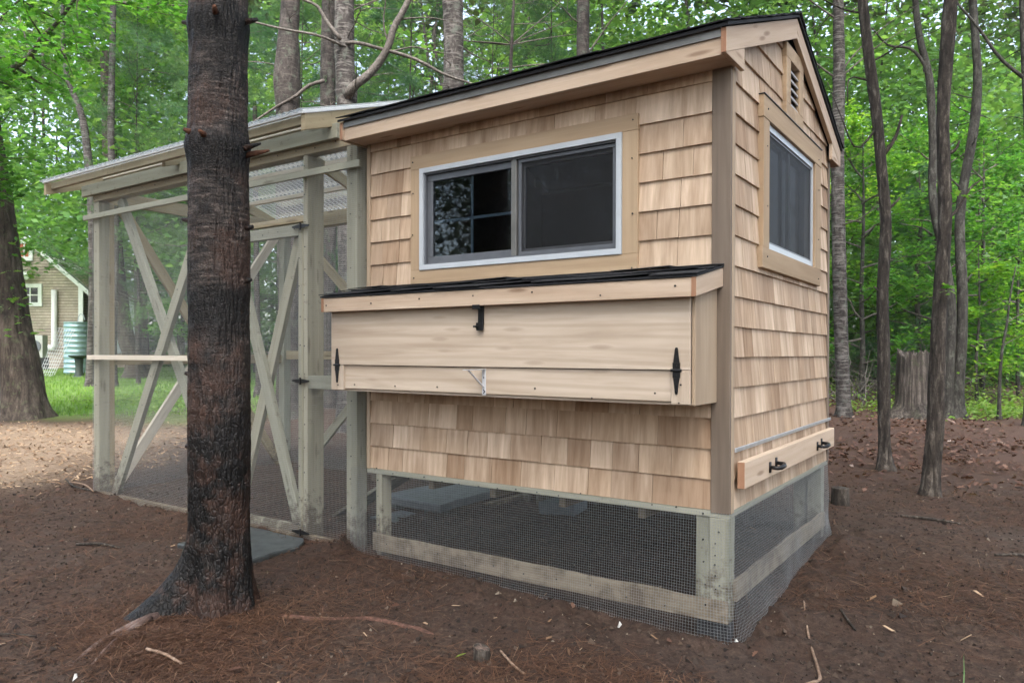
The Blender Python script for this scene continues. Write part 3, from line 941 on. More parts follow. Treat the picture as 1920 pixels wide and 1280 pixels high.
def wire_mesh(parent, f, u0, u1, v0, v1, sp=0.0127, seg=0.12, r=0.00055, mat='wire'):
    """f(u, v) -> points; a woven sheet of welded wires"""
    nu, nv = max(2, int((u1 - u0) / seg)), max(2, int((v1 - v0) / seg))
    us = np.arange(u0, u1, sp); vs = np.arange(v0, v1, sp)
    a = f(us[:, None] + 0 * np.linspace(v0, v1, nv + 1)[None], 0 * us[:, None] + np.linspace(v0, v1, nv + 1)[None])
    b = f(0 * vs[:, None] + np.linspace(u0, u1, nu + 1)[None], vs[:, None] + 0 * np.linspace(u0, u1, nu + 1)[None])
    V1, q1 = wires(a, r); V2, q2 = wires(b, r)
    V = np.concatenate([V1, V2]); q = np.concatenate([q1, q2 + len(V1)])
    me = bpy.data.meshes.new('wire_mesh')
    c = V.mean(0)
    me.vertices.add(len(V)); me.loops.add(q.size); me.polygons.add(len(q))
    me.vertices.foreach_set('co', (V - c).astype(np.float32).ravel())
    me.loops.foreach_set('vertex_index', q.astype(np.int32).ravel())
    me.polygons.foreach_set('loop_start', np.arange(0, q.size, 4, dtype=np.int32))
    me.update(calc_edges=True)
    me.materials.append(M[mat])
    o = bpy.data.objects.new('wire_mesh', me); COL.objects.link(o)
    attach(o, parent, Vector(c))
    o['kind'] = 'stuff'
    return o


def f_skirt(u, z):
    """the skirt of mesh: along the front, round the corner, along the gable end; it bellies out at the foot"""
    t = np.clip((0.5 - z) / 0.55, 0, 1)
    rc = 0.02
    a = np.clip((u - 2.40) / (rc * PI / 2), 0, 1) * PI / 2
    x = np.where(u < 2.40, u - 2.40 - rc, -rc + rc * np.sin(a)); y = np.where(u < 2.40, -rc, -rc * np.cos(a))
    v = np.maximum(0, u - 2.40 - rc * PI / 2); y = y + v
    nx = np.sin(np.clip((u - 2.22) / .36, 0, 1) * PI / 2); ny = -np.cos(np.clip((u - 2.22) / .36, 0, 1) * PI / 2)
    near = np.exp(-((u - 2.42) / .55) ** 2)
    out = 0.012 * t + .045 * t ** 2 * near + np.where(v > 0, 1, 0) * t * (.020 * vnoise(v * 4.0, z * 5 + 3) * np.minimum(1, v * 4) + .030 * t) * np.minimum(1, v * 3)
    x = x + .012 + nx * out; y = y + .004 + ny * out
    return np.stack([x, y, z + 0.004 * vnoise(u * 3, z * 9 + 5) + np.minimum(1, v * 3) * .010 * vnoise(v * 3.2, z * 7 + 9)], -1)
wire_mesh(coop, f_skirt, 0.0, 4.40, -0.05, 0.555, seg=.04, r=.00055)
wire_mesh(coop, lambda x, z: np.stack([x, 2.02 + 0 * x, z], -1), -2.2, -0.05, 0.0, 0.50)


# ================================================================== the wire run
run = empty('chicken_run', (-4.0, 1.0, 0), 'timber framed chicken run with wire mesh and clear corrugated roof', 'run')
RS = 0.335
def rz(y, base=2.745):
    return base + RS * (1.28 - abs(y - 1.03))

# posts
bx('post', -2.470, -2.377, 0.0, 0.090, -.3, 2.585, M['treated'], run)
bx('post', -2.884, -2.842, 0.0, 0.140, -.3, 2.585, M['treated'], run)
bx('post', -5.650, -5.560, 0.0, 0.090, -.3, 2.585, M['treated'], run)
bx('post', -5.645, -5.560, 0.0905, 0.135, -.3, 2.585, M['treated_tan'], run)
bx('post', -3.815, -3.775, 0.0, 0.090, -.3, 2.585, M['treated'], run)
for x in (-5.645, -4.10, -2.46): bx('post', x, x + .09, 1.965, 2.055, -.3, 2.585, M['treated'], run)
bx('post', -5.64, -5.60, 1.00, 1.09, -.3, 2.585, M['treated'], run)
# plates and headers
bx('top_plate', -5.652, -2.322, -0.004, 0.085, 2.588, 2.650, M['treated_tan'], run)
bx('header', -5.78, -2.52, -0.040, -0.0045, 2.640, 2.735, M['treated'], run)
bx('top_plate', -5.652, -2.30, 1.965, 2.055, 2.588, 2.735, M['treated_tan'], run)
bx('end_plate', -5.645, -5.60, 0.09, 1.9645, 2.588, 2.700, M['treated_tan'], run)
bx('door_header', -3.774, -2.8845, 0.006, 0.044, 2.150, 2.190, M['treated_tan'], run)
bx('mid_rail', -2.8415, -2.4705, 0.004, 0.042, 1.035, 1.122, M['treated'], run)
bx('sill', -5.559, -2.4705, -0.003, 0.036, 0.0, 0.058, M['treated_tan'], run)
bx('mid_rail', -5.63, -5.592, 0.136, 1.9645, 1.16, 1.25, M['treated_tan'], run)
bx('mid_rail', -5.55, -2.47, 1.99, 2.028, 1.20, 1.29, M['treated_tan'], run)
# pale battens nailed over the mesh
bx('batten', -5.755, -2.315, -0.042, -0.022, 2.430, 2.474, M['treated'], run)
bx('batten', -5.690, -3.80, -0.042, -0.022, 1.208, 1.247, M['white_batten'], run)
# braces
def brace(p0, p1, wid, thk, up, mat): return board('brace', p0, p1, wid, thk, M[mat], run, up)
brace((-5.30, 0.060, 2.58), (-4.10, 0.060, 0.58), .09, .038, (1, 0, 0), 'treated')
brace((-5.32, 0.020, 0.06), (-3.90, 0.020, 2.56), .09, .038, (1, 0, 0), 'treated')
brace((-5.618, .16, .05), (-5.618, 1.93, 2.57), .09, .038, (0, 1, 0), 'white_batten')
brace((-5.578, .20, 2.57), (-5.578, 1.92, .08), .09, .038, (0, 1, 0), 'treated_tan')
brace((-5.40, 2.01, 2.57), (-2.50, 2.01, 0.1), .09, .038, (0, 0, 1), 'treated_tan')
brace((-5.25, 1.975, 0.05), (-2.60, 1.975, 2.55), .09, .034, (0, 0, 1), 'treated')
# ramp up into the coop
rp = board('ramp', (-3.15, .62, .06), (-2.36, .62, .50), .26, .022, M['treated'], run, (0, 1, 0))

# rafters, purlins, fascia blocking
for x0, x1, nm in ((-5.99, -5.953, 'rafter'), (-2.600, -2.562, 'rafter'), (-4.3, -4.262, 'rafter')):
    e = -0.255 if nm == 'rafter' and x0 != -4.3 else -0.16
    for s in (0, 1):
        Y = (lambda y: y) if s == 0 else (lambda y: 2.06 - y)
        pl = [(Y(e), rz(e) - .1), (Y(e), rz(e)), (1.03, rz(1.029)), (1.03, rz(1.029) - .105)]
        reframe('rafter', MB().prism(pl, 'x', x0, x1), M['treated_tan'], run, (0, 1 if s == 0 else -1, RS), (0, 0, 1))
bx('fascia', -5.9525, -2.6005, -0.215, -0.18, rz(-.21) - .06, rz(-.215) - .001, M['treated_tan'], run)
bx('fascia', -5.9525, -2.6005, 2.24, 2.275, rz(-.21) - .1, rz(-.215) - .001, M['treated_tan'], run)
for y in (0.25, 0.64, 1.03, 1.42, 1.80):
    bx('purlin', -5.9525, -2.6005, y - .019, y + .019, rz(y) - .042, rz(y) - .003, M['white_batten'], run)


def corrugated(s):
    pitch, per = 0.067, 8
    xs = np.arange(-6.01, -2.545, pitch / per)
    ys = np.linspace(-0.285, 1.03, 6)
    X, T = np.meshgrid(xs, ys)
    Z = rz(T) + 0.030 + 0.009 * np.sin(2 * PI * X / pitch)
    Yw = T if s == 0 else 2.06 - T
    top = np.stack([X, Yw, Z], -1)
    bot = top[::-1] - np.array((0, 0, .003))
    P = np.concatenate([top, bot, top[:1]], 0)
    return P - np.array((-4.0, 1.0, 0))
for s in (0, 1):
    me = grid_mesh('roof_panel', corrugated(s), mat=M['plastic'])
    o = bpy.data.objects.new('roof_panel', me); COL.objects.link(o); o.parent = run

bx('lit_edge_strip', -5.99, -2.562, -0.268, -0.245, rz(-.255) + .0015, rz(-.255) + .022, M['lit_sheet_edge'], run)  # white strip added to paint the lit front edge of the sheets
for s in (0, 1):
    Y = (lambda y: y) if s == 0 else (lambda y: 2.06 - y)
    reframe('edge_strip', MB().prism([(Y(-.28), rz(-.28) + .0015), (Y(-.28), rz(-.28) + .022), (1.03, rz(1.029) + .022), (1.03, rz(1.029) + .0015)], 'x', -2.566, -2.552), M['lit_sheet_edge'], run, (0, 1 if s == 0 else -1, RS), (0, 0, 1))  # white strip added to paint the light along the sheet ends
# mesh sheets
def fr(x, z): return np.stack([x, -0.010 + 0.006 * vnoise(x * 2.2, z * 2.2), z + 0.006 * vnoise(x * 1.7, z * 2 + 8)], -1)
wire_mesh(run, fr, -5.652, -3.79, -0.02, 2.655, seg=.15, r=.00045, mat='run_wire')
wire_mesh(run, fr, -2.868, -2.285, -0.02, 2.655, seg=.15, r=.00045, mat='run_wire')
wire_mesh(run, fr, -3.79, -2.868, 2.165, 2.655, seg=.15, r=.00045, mat='run_wire')
wire_mesh(run, lambda y, z: np.stack([-5.662 + 0 * y, y, z], -1), 0.0, 2.05, -.02, 2.65, seg=.5)
wire_mesh(run, lambda x, z: np.stack([x, 2.062 + 0 * x, z], -1), -5.65, -2.30, -.02, 2.65, seg=.5)

# the door
dr = empty('door', (-3.33, 0.02, 0.05)); dr.parent = run; dr.location = dr.location - run.location
bx('stile', -2.940, -2.893, 0.004, 0.042, 0.045, 2.140, M['treated'], dr)
bx('stile', -3.765, -3.700, 0.004, 0.042, 0.045, 2.140, M['treated'], dr)
bx('rail', -3.6995, -2.9405, 0.004, 0.042, 2.062, 2.136, M['treated'], dr)
bx('rail', -3.6995, -2.9405, 0.004, 0.042, 0.048, 0.112, M['treated'], dr)
board('brace', (-2.985, .061, 2.055), (-3.66, .061, 0.12), .085, .036, M['treated'], dr, (1, 0, 0))
board('brace', (-3.665, .0235, 2.05), (-2.955, .0235, 0.12), .085, .036, M['treated'], dr, (1, 0, 0))
wire_mesh(dr, fr, -3.76, -2.888, 0.05, 2.14, seg=.15, r=.00045, mat='run_wire')
bx('edge_strip', -2.8925, -2.8855, 0.012, 0.05, 0.05, 2.14, M['endgrain'], dr, None, .0005)
for z in (2.115, 1.085, 0.075):
    hb = MB()
    for sg in (-1, 1):
        x0 = -2.889
        pts = [(x0 + sg * .006, z - .014), (x0 + sg * .028, z - .013), (x0 + sg * .085, z - .005), (x0 + sg * .085, z + .005), (x0 + sg * .028, z + .013), (x0 + sg * .006, z + .014)]
        hb.prism(pts, 'y', -.022, -.0175)
    hb.tube([(-2.889, -.023, z - .024), (-2.889, -.023, z + .024)], .006, 8)
    obj('hinge', hb, M['iron'], dr)


def nails(parent, spots):
    """dark nail and staple heads, (point, outward axis)"""
    mb = MB()
    for p, ax in spots:
        p = Vector(p) + Vector((random.uniform(-.006, .006), 0, random.uniform(-.02, .02))) * (1 if ax == 'y' else 0) + Vector((0, random.uniform(-.006, .006), random.uniform(-.02, .02))) * (1 if ax == 'x' else 0)
        d = Vector((0, -.004, 0)) if ax == 'y' else Vector((.004, 0, 0))
        mb.tube([p, p + d], random.uniform(.0032, .0048), 6)
    return obj('nail', mb, M['iron'], parent, kind='stuff')


sp_ = []
for x in (-2.425, -2.863, -5.605, -3.795): sp_ += [((x, -.0045, z), 'y') for z in np.arange(.12, 2.58, .17)]
for x in np.arange(-5.6, -2.35, .19): sp_ += [((x, -.0105, 2.62), 'y')]
for x in np.arange(-5.5, -2.5, .24): sp_ += [((x, -.0095, .03), 'y')]
for t in np.arange(.05, 1, .09): sp_ += [((-5.32 + 1.42 * t, -.002, .06 + 2.5 * t), 'y')]
nails(run, sp_)
nails(dr, [((x, -.003, z), 'y') for x in (-2.916, -3.73) for z in np.arange(.12, 2.1, .2)] + [((x, -.003, 2.10), 'y') for x in np.arange(-3.65, -2.95, .17)])
nails(coop, [((x, .0, .543), 'y') for x in np.arange(-2.2, -.05, .13)] + [((-.05 + random.uniform(-.015, .015), -.004, z), 'y') for z in np.arange(.19, .5, .045)] + [((-.12, .004, z), 'y') for z in np.arange(.2, .5, .1)]
      + [((x, -.016, .105 + random.uniform(-.02, .02)), 'y') for x in np.arange(-2.1, -.02, .2)] + [((-2.19, -.001, z), 'y') for z in np.arange(.2, .5, .09)]
      + [((x, -.2885, z), 'y') for x in (-2.235, -.12) for z in (1.075, 1.15)] + [((x, -.277, 1.085), 'y') for x in np.arange(-2.1, -.2, .31)] + [((x, -.3345, 1.552), 'y') for x in np.arange(-2.28, -.07, .36)]
      + [((x, -.0135, z), 'y') for x in (-1.89, -.475) for z in (1.70, 1.95, 2.2, 2.405)] + [((.021, y, z), 'x') for y in (.5, 1.62) for z in (1.75, 2.0, 2.3, 2.5)])


# ================================================================== the ground
def hfull(x, y):
    """terrain plus clods, ruts and the earth heaped against the wire"""
    h = hbase(x, y)
    s, l = clearing(x, y)
    near = 1 - smooth(12, 22, np.hypot(s, l))
    h = h + near * (0.018 * fbm(x * 1.3, y * 1.3, octv=3) + 0.008 * fbm(x * 6, y * 6 + 3, octv=3))
    fine = 1 - smooth(5, 9, np.hypot(s, l))
    h = h + fine * 0.0045 * fbm(x * 26, y * 26, octv=3)
    # disturbed earth along the base of the coop and of the run
    dx = np.maximum(np.maximum(-2.45 - x, x - 0.06), 0); dy = np.maximum(np.maximum(-0.06 - y, y - 2.0), 0)
    d = np.hypot(dx, dy)
    band = np.exp(-((d - 0.10) / 0.14) ** 2) * (d > 0.0)
    lump = np.clip(fbm(x * 7, y * 7 + 11, octv=4), -1, 1)
    h = h + band * (0.020 + 0.042 * lump) * near
    ins = (x > -2.4) & (x < 0.0) & (y > 0.02) & (y < 2.0)
    h = np.where(ins, h - 0.02, h)
    d2 = np.abs(y + 0.02) + np.maximum(np.maximum(-5.7 - x, x + 2.4), 0) * 2
    h = h + np.exp(-(d2 / 0.16) ** 2) * 0.022 * (1 + lump)
    h = h + 0.4 * smooth(60, 140, s)
    return h


def ground_mesh():
    cx, cy = 1.09, -3.32
    rad = [0.0, 0.3, 0.6]
    r = 0.9
    while r < 9: rad.append(r); r *= 1.0105
    while r < 30: rad.append(r); r *= 1.022
    while r < 210: rad.append(r); r *= 1.12
    rad = np.array(rad)
    mid = math.atan2(0.824, -0.567)
    ang = np.concatenate([np.linspace(mid - R(44), mid + R(44), 400), np.linspace(mid + R(44), mid + R(316), 92)[1:-1]])
    A, Rr = np.meshgrid(ang, rad)
    X = cx + np.cos(A) * Rr; Y = cy + np.sin(A) * Rr
    Z = hfull(X, Y)
    me = grid_mesh('ground', np.stack([X, Y, Z], -1), closed_u=True)
    s, l = clearing(X, Y)
    nz = fbm(X * .35, Y * .35, octv=4)
    lawn = smooth(12.6, 14.2, s + 1.3 * nz + 0.25 * np.maximum(0, l + 8)) * smooth(-4.0, -6.0, l + .5 * nz) * (1 - smooth(40, 46, s))
    bare = smooth(.1, .5, fbm(X * .5 + 4, Y * .5, octv=3)) * (1 - smooth(17, 19, s))
    lawn = lawn * (1 - .6 * bare)
    chips = smooth(-3.6, -4.8, l + .5 * nz) * smooth(6.2, 7.6, s + .5 * nz) * (1 - smooth(10.5, 13, s + .8 * nz))
    litter = smooth(6.0, 8.5, s + .6 * nz) * smooth(1.4, 2.4, l)
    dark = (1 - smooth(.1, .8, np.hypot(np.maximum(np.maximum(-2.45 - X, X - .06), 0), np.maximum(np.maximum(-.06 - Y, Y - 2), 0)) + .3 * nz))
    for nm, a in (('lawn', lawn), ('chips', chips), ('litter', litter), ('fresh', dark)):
        at = me.attributes.new(nm, 'FLOAT', 'POINT')
        at.data.foreach_set('value', a.ravel().astype(np.float32))
    return me


def ground_mat():
    m, n, l, p = newmat('forest soil')
    ge = n.new('ShaderNodeNewGeometry'); pos = ge.outputs['Position']
    def attr(a):
        t = n.new('ShaderNodeAttribute'); t.attribute_name = a; return t.outputs['Fac']
    n1 = noise(n, l, pos, 1.3, 6, 0.6); n2 = noise(n, l, pos, 28, 8, 0.7); n3 = noise(n, l, pos, 130, 4, 0.7); n4 = noise(n, l, pos, 4.5, 6, 0.65)
    r2 = ramp(n, [(0.30, (0.014, 0.0092, 0.0068)), (0.5, (0.052, 0.033, 0.0235)), (0.72, (0.108, 0.073, 0.054))]); l.new(n2.outputs[0], r2.inputs[0])
    c = r2.outputs[0]
    red = ramp(n, [(0.46, 0.0), (0.62, 0.55)]); l.new(n4.outputs[0], red.inputs[0])
    c = mixc(n, l, red.outputs[0], c, (0.062, 0.033, 0.021))
    pale = ramp(n, [(0.56, 0.0), (0.70, 0.45)]); l.new(n1.outputs[0], pale.inputs[0])
    c = mixc(n, l, pale.outputs[0], c, (0.092, 0.074, 0.061))
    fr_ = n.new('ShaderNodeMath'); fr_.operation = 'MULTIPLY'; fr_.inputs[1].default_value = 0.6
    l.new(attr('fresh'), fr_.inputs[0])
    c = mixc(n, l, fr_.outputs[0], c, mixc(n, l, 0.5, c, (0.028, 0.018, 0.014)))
    c = mixc(n, l, attr('litter'), c, mixc(n, l, n4.outputs[0], (0.06, 0.031, 0.021), (0.105, 0.066, 0.050)))
    rc = ramp(n, [(0.3, (0.17, 0.11, 0.072)), (0.6, (0.29, 0.22, 0.155))]); l.new(n2.outputs[0], rc.inputs[0])
    c = mixc(n, l, attr('chips'), c, rc.outputs[0])
    rg = ramp(n, [(0.3, (0.08, 0.16, 0.035)), (0.7, (0.18, 0.28, 0.07))]); l.new(n4.outputs[0], rg.inputs[0])
    c = mixc(n, l, attr('lawn'), c, rg.outputs[0])
    rm = ramp(n, [(0.3, 0.6), (0.7, 1.35)]); l.new(n3.outputs[0], rm.inputs[0])
    c = mixc(n, l, 1.0, c, rm.outputs[0], 'MULTIPLY')
    l.new(c, p.inputs['Base Color'])
    p.inputs['Roughness'].default_value = 0.92; p.inputs['Specular IOR Level'].default_value = 0.25
    bu = n.new('ShaderNodeBump'); bu.inputs['Strength'].default_value = 0.8; bu.inputs['Distance'].default_value = 0.012
    ad = n.new('ShaderNodeMath'); ad.operation = 'MULTIPLY_ADD'; ad.inputs[1].default_value = 0.3
    l.new(n3.outputs[0], ad.inputs[0]); l.new(n2.outputs[0], ad.inputs[2]); l.new(ad.outputs[0], bu.inputs['Height']); l.new(bu.outputs[0], p.inputs['Normal'])
    return m


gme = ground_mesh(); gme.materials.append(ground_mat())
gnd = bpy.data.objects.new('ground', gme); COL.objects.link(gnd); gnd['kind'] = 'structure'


# ---- litter on the ground
def frames(N, tilt=0.25, up=None):
    """random frames lying about flat"""
    yaw = rng.uniform(0, 2 * PI, N)
    n_ = np.stack([rng.normal(0, tilt, N), rng.normal(0, tilt, N), np.ones(N)], -1); n_ /= np.linalg.norm(n_, axis=1, keepdims=True)
    t = np.stack([np.cos(yaw), np.sin(yaw), np.zeros(N)], -1)
    t = t - n_ * (t * n_).sum(1, keepdims=True); t /= np.linalg.norm(t, axis=1, keepdims=True)
    return t, np.cross(n_, t), n_


def shapes(C, t, b, n_, size, outline, fold=0.0):
    """one flat or folded polygon per centre; outline (k,2) along t and b"""
    o = np.asarray(outline, float); k = len(o)
    sz = np.asarray(size, float).reshape(-1, 1, 1)
    V = C[:, None, :] + sz * (o[None, :, 0:1] * t[:, None, :] + o[None, :, 1:2] * b[:, None, :] + fold * np.abs(o[None, :, 1:2]) * n_[:, None, :])
    return V.reshape(-1, 3), k


def wedge(N, s0, s1, half=0.75, power=1.0):
    s = s0 + (s1 - s0) * rng.random(N) ** power
    l = s * rng.uniform(-half, half, N)
    x = 1.09 + s * FW[0] + l * RT[0]; y = -3.32 + s * FW[1] + l * RT[1]
    return x, y, s, l


def off_coop(x, y):
    return ~((x > -2.3) & (x < 0.03) & (y > -0.05) & (y < 2.05) & (rng.random(len(x)) < .7))


def stuff(name, V, k, mat, attr):
    o = bpy.data.objects.new(name, np_mesh(name, V, k, mat, attr)); COL.objects.link(o); o['kind'] = 'stuff'
    return o


# fallen needles: thick under the near pine, thin elsewhere
x, y, s, l = wedge(230000, 1.6, 9.5, .98, 1.3)
pn = fbm(x * .8, y * .8, octv=3)
kp = (pn + rng.normal(0, .35, len(x)) > 0.05)
x, y = x[kp], y[kp]
a = rng.uniform(0, 2 * PI, 6000); rr = np.abs(rng.normal(0.12, .28, 6000)) + .10
x = np.concatenate([x, -2.10 + np.cos(a) * rr * 1.25, -2.0 + rng.normal(0, .28, 5000)]); y = np.concatenate([y, -1.33 + np.sin(a) * rr, -1.56 + rng.normal(0, .12, 5000)])
N = len(x)
C = np.stack([x, y, hfull(x, y) + 0.004 + 0.008 * rng.random(N)], -1)
t, b, n_ = frames(N, .22)
V, k = shapes(C, t, b, n_, rng.uniform(.03, .055, N), [(-1, -.018), (1, -.022), (1, .022), (-1, .018)])
stuff('pine_needles', V, k, M['dry_needle'], rng.beta(2, 2.5, N))

# soil crumbs and bark bits
x, y, s, l = wedge(38000, 1.5, 7.0, .98, 1.3)
kp = off_coop(x, y); x, y = x[kp], y[kp]
N = len(x)
C = np.stack([x, y, hfull(x, y) + 0.001], -1)
t, b, n_ = frames(N, .6)
sz = rng.gamma(1.6, .0026, N) + .0018
V4 = []
tet = np.array([(1, 0, -.3), (-.6, .9, -.3), (-.6, -.9, -.3), (0, 0, 1.0)])
P4 = C[:, None, :] + sz[:, None, None] * (tet[None, :, 0:1] * t[:, None] + tet[None, :, 1:2] * b[:, None] + tet[None, :, 2:3] * n_[:, None])
V = P4[:, [0, 1, 3, 1, 2, 3, 2, 0, 3]].reshape(-1, 3)
stuff('soil_crumbs', V, 3, M['crumb'], np.repeat(rng.random(N), 3))

# dead leaves under the trees on the right and thinly everywhere
lobed = [(-.5, 0), (-.32, .16), (-.2, .09), (-.02, .27), (.1, .13), (.27, .24), (.33, .1), (.5, 0), (.33, -.1), (.27, -.24), (.1, -.13), (-.02, -.27), (-.2, -.09), (-.32, -.16)]
x, y, s, l = wedge(34000, 5.5, 22, .98, 1.15)
dn = fbm(x * .6, y * .6, octv=3)
kp = (l > 1.0) & (dn + rng.normal(0, .4, len(x)) > -.15) & (rng.random(len(x)) < smooth(5.8, 8.6, s))
x1, y1 = x[kp], y[kp]
x, y, s, l = wedge(60, 2.0, 8, .7); kp = off_coop(x, y)
x = np.concatenate([x1, x[kp]]); y = np.concatenate([y1, y[kp]])
N = len(x)
C = np.stack([x, y, hfull(x, y) + 0.008 + .02 * rng.random(N)], -1)
t, b, n_ = frames(N, .42)
V, k = shapes(C, t, b, n_, rng.uniform(.05, .10, N) * np.where(np.arange(N) < len(x1), 1.0, .6), lobed, .5)
stuff('leaf_litter', V, k, M['dead_leaf'], np.clip(rng.beta(2, 2.6, N), 0, 1))

# pale wood chips left of the run, and scattered slivers near by
x, y, s, l = wedge(34000, 6.4, 13.5, .98)
nz = fbm(x * .35, y * .35, octv=4)
kp = (l < -3.8 - .5 * nz) & (rng.random(len(x)) < smooth(6.4, 7.8, s + .5 * nz) * (1 - smooth(10.8, 13.2, s + .8 * nz)))
x1, y1 = x[kp], y[kp]
x, y, s, l = wedge(170, 1.8, 7, .72); kp = off_coop(x, y) & (rng.random(len(x)) < .55)
x = np.concatenate([x1, x[kp]]); y = np.concatenate([y1, y[kp]])
N = len(x)
C = np.stack([x, y, hfull(x, y) + 0.006 + .006 * rng.random(N)], -1)
t, b, n_ = frames(N, .3)
V, k = shapes(C, t, b, n_, rng.uniform(.012, .035, N), [(-1, -.2), (.8, -.28), (1, .1), (-.7, .3)], .2)
stuff('wood_chips', V, k, M['chip'], rng.beta(2, 1.6, N))

# lawn grass and weeds beyond the run
x, y, s, l = wedge(95000, 13.2, 34, .78, 1.2)
nz = fbm(x * .35, y * .35, octv=4)
bare = smooth(.1, .5, fbm(x * .5 + 4, y * .5, octv=3)) * (1 - smooth(17, 19, s))
kp = rng.random(len(x)) < smooth(12.6, 14.2, s + 1.3 * nz + .25 * np.maximum(0, l + 8)) * smooth(-4., -6., l + .5 * nz) * (1 - .75 * bare)
x, y = x[kp], y[kp]; N = len(x)
yaw = rng.uniform(0, 2 * PI, N)
t = np.stack([np.cos(yaw) * .45, np.sin(yaw) * .45, np.ones(N)], -1); t /= np.linalg.norm(t, axis=1, keepdims=True)
b = np.stack([-np.sin(yaw), np.cos(yaw), 0 * yaw], -1)
C = np.stack([x, y, hfull(x, y)], -1)
V, k = shapes(C, t, b, np.cross(t, b), rng.uniform(.04, .10, N), [(0, -.10), (.6, -.08), (1, 0), (.6, .08), (0, .10)])
stuff('grass', V, k, M['grass'], np.clip(.5 + .25 * fbm(x * .7, y * .7) + rng.normal(0, .2, N), 0, 1))

oak5 = [(0, 0), (.16, .10), (.24, .07), (.40, .27), (.50, .14), (.66, .30), (.74, .12), (.90, .10), (1.0, 0), (.90, -.10), (.74, -.12), (.66, -.30), (.50, -.14), (.40, -.27), (.24, -.07), (.16, -.10)]
dia = [(0, 0), (.5, .33), (1, 0), (.5, -.33)]


def leaf_cloud(C, size, outline, droop=.25, flat=.45, fold=.25, facing=None):
    N = len(C)
    yaw = rng.uniform(0, 2 * PI, N)
    n_ = np.stack([rng.normal(0, flat, N), rng.normal(0, flat, N), np.ones(N)], -1); n_ /= np.linalg.norm(n_, axis=1, keepdims=True)
    t = np.stack([np.cos(yaw), np.sin(yaw), rng.normal(-droop, .25, N)], -1)
    t = t - n_ * (t * n_).sum(1, keepdims=True); t /= np.linalg.norm(t, axis=1, keepdims=True)
    return shapes(C, t, np.cross(n_, t), n_, size, outline, fold)


# low weeds: edge of the wood on the right, beside the big oak and along the lawn
cx_ = np.concatenate([rng.normal(0.9, 1.5, 260), rng.uniform(-4, 6, 330), rng.normal(-13.1, .8, 60), rng.normal(-15.0, 1.0, 110)])
cy_ = np.concatenate([rng.normal(13.3, .8, 260), rng.uniform(14.5, 20, 330), rng.normal(5.2, .7, 60), rng.normal(5.6, .7, 110)])
per = 14
C = np.stack([np.repeat(cx_, per) + rng.normal(0, .11, len(cx_) * per), np.repeat(cy_, per) + rng.normal(0, .11, len(cx_) * per), np.zeros(len(cx_) * per)], -1)
C[:, 2] = hfull(C[:, 0], C[:, 1]) + np.abs(rng.normal(.05, .07, len(C))) * np.repeat(np.where(cy_ > 14.4, 2.6, 1.0), per)
V, k = leaf_cloud(C, rng.uniform(.05, .11, len(C)), dia)
stuff('weeds', V, k, M['grass'], np.clip(rng.normal(.6, .2, len(C)), 0, 1))


# ================================================================== trees
def spline(pts, m):
    """(x,y,z,r) control points -> m smooth samples"""
    P = np.array(pts, float); d = np.concatenate([[0], np.cumsum(np.linalg.norm(np.diff(P[:, :3], axis=0), axis=1))])
    tt = np.linspace(0, d[-1], m)
    T = np.gradient(P, d, axis=0) if len(P) > 2 else np.repeat((P[1:] - P[:1]) / d[-1], len(P), 0)
    i = np.clip(np.searchsorted(d, tt) - 1, 0, len(d) - 2)
    h = (d[i + 1] - d[i])[:, None]; u = ((tt - d[i])[:, None]) / h
    h00 = 2 * u ** 3 - 3 * u ** 2 + 1; h10 = u ** 3 - 2 * u ** 2 + u; h01 = -2 * u ** 3 + 3 * u ** 2; h11 = u ** 3 - u ** 2
    return h00 * P[i] + h10 * h * T[i] + h01 * P[i + 1] + h11 * h * T[i + 1]


def trunk_grid(pts, nseg=32, step=.06, rough=0.06, furrow=(10, 1.6), flare=None, seed=0, whorls=(), nodes=0.0):
    P0 = np.array(pts, float)
    Lt = np.linalg.norm(np.diff(P0[:, :3], axis=0), axis=1).sum()
    m = max(8, int(Lt / step))
    Q = spline(pts, m)
    a = np.linspace(0, 2 * PI, nseg, endpoint=False)
    A = np.repeat(a[None], m, 0); H = Q[:, 2:3] + 0 * A
    rad = Q[:, 3:4] + 0 * A
    ca, sa = np.cos(A), np.sin(A)
    f1, f2 = furrow
    ridg = 1 - np.abs(fbm(ca * f1 * .5 + seed, sa * f1 * .5, H * f2, octv=3))
    d = rough * (ridg - .55) + rough * .5 * fbm(ca * 2 + seed, sa * 2, H * 2.2, octv=3) + nodes * vnoise(H * 1.1 + seed, 0 * H)
    for z0, amp in whorls:
        d = d + amp * np.exp(-((H - z0) / .06) ** 2) * (.7 + .5 * vnoise(ca * 2 + seed, sa * 2, H * 4))
    r = rad * (1 + d)
    if flare is not None: r = flare(r, A, H)
    return np.stack([Q[:, 0:1] + r * ca, Q[:, 1:2] + r * sa, H], -1), Q


def trunk_obj(parent, pts, mat, org, **kw):
    P, Q = trunk_grid(pts, **kw)
    P = np.concatenate([P, P[-1:].mean(1, keepdims=True) + 0 * P[-1:]], 0)
    me = grid_mesh('trunk', P - np.array(org), closed_u=True, mat=mat)
    o = bpy.data.objects.new('trunk', me); COL.objects.link(o); o.parent = parent
    return o, Q


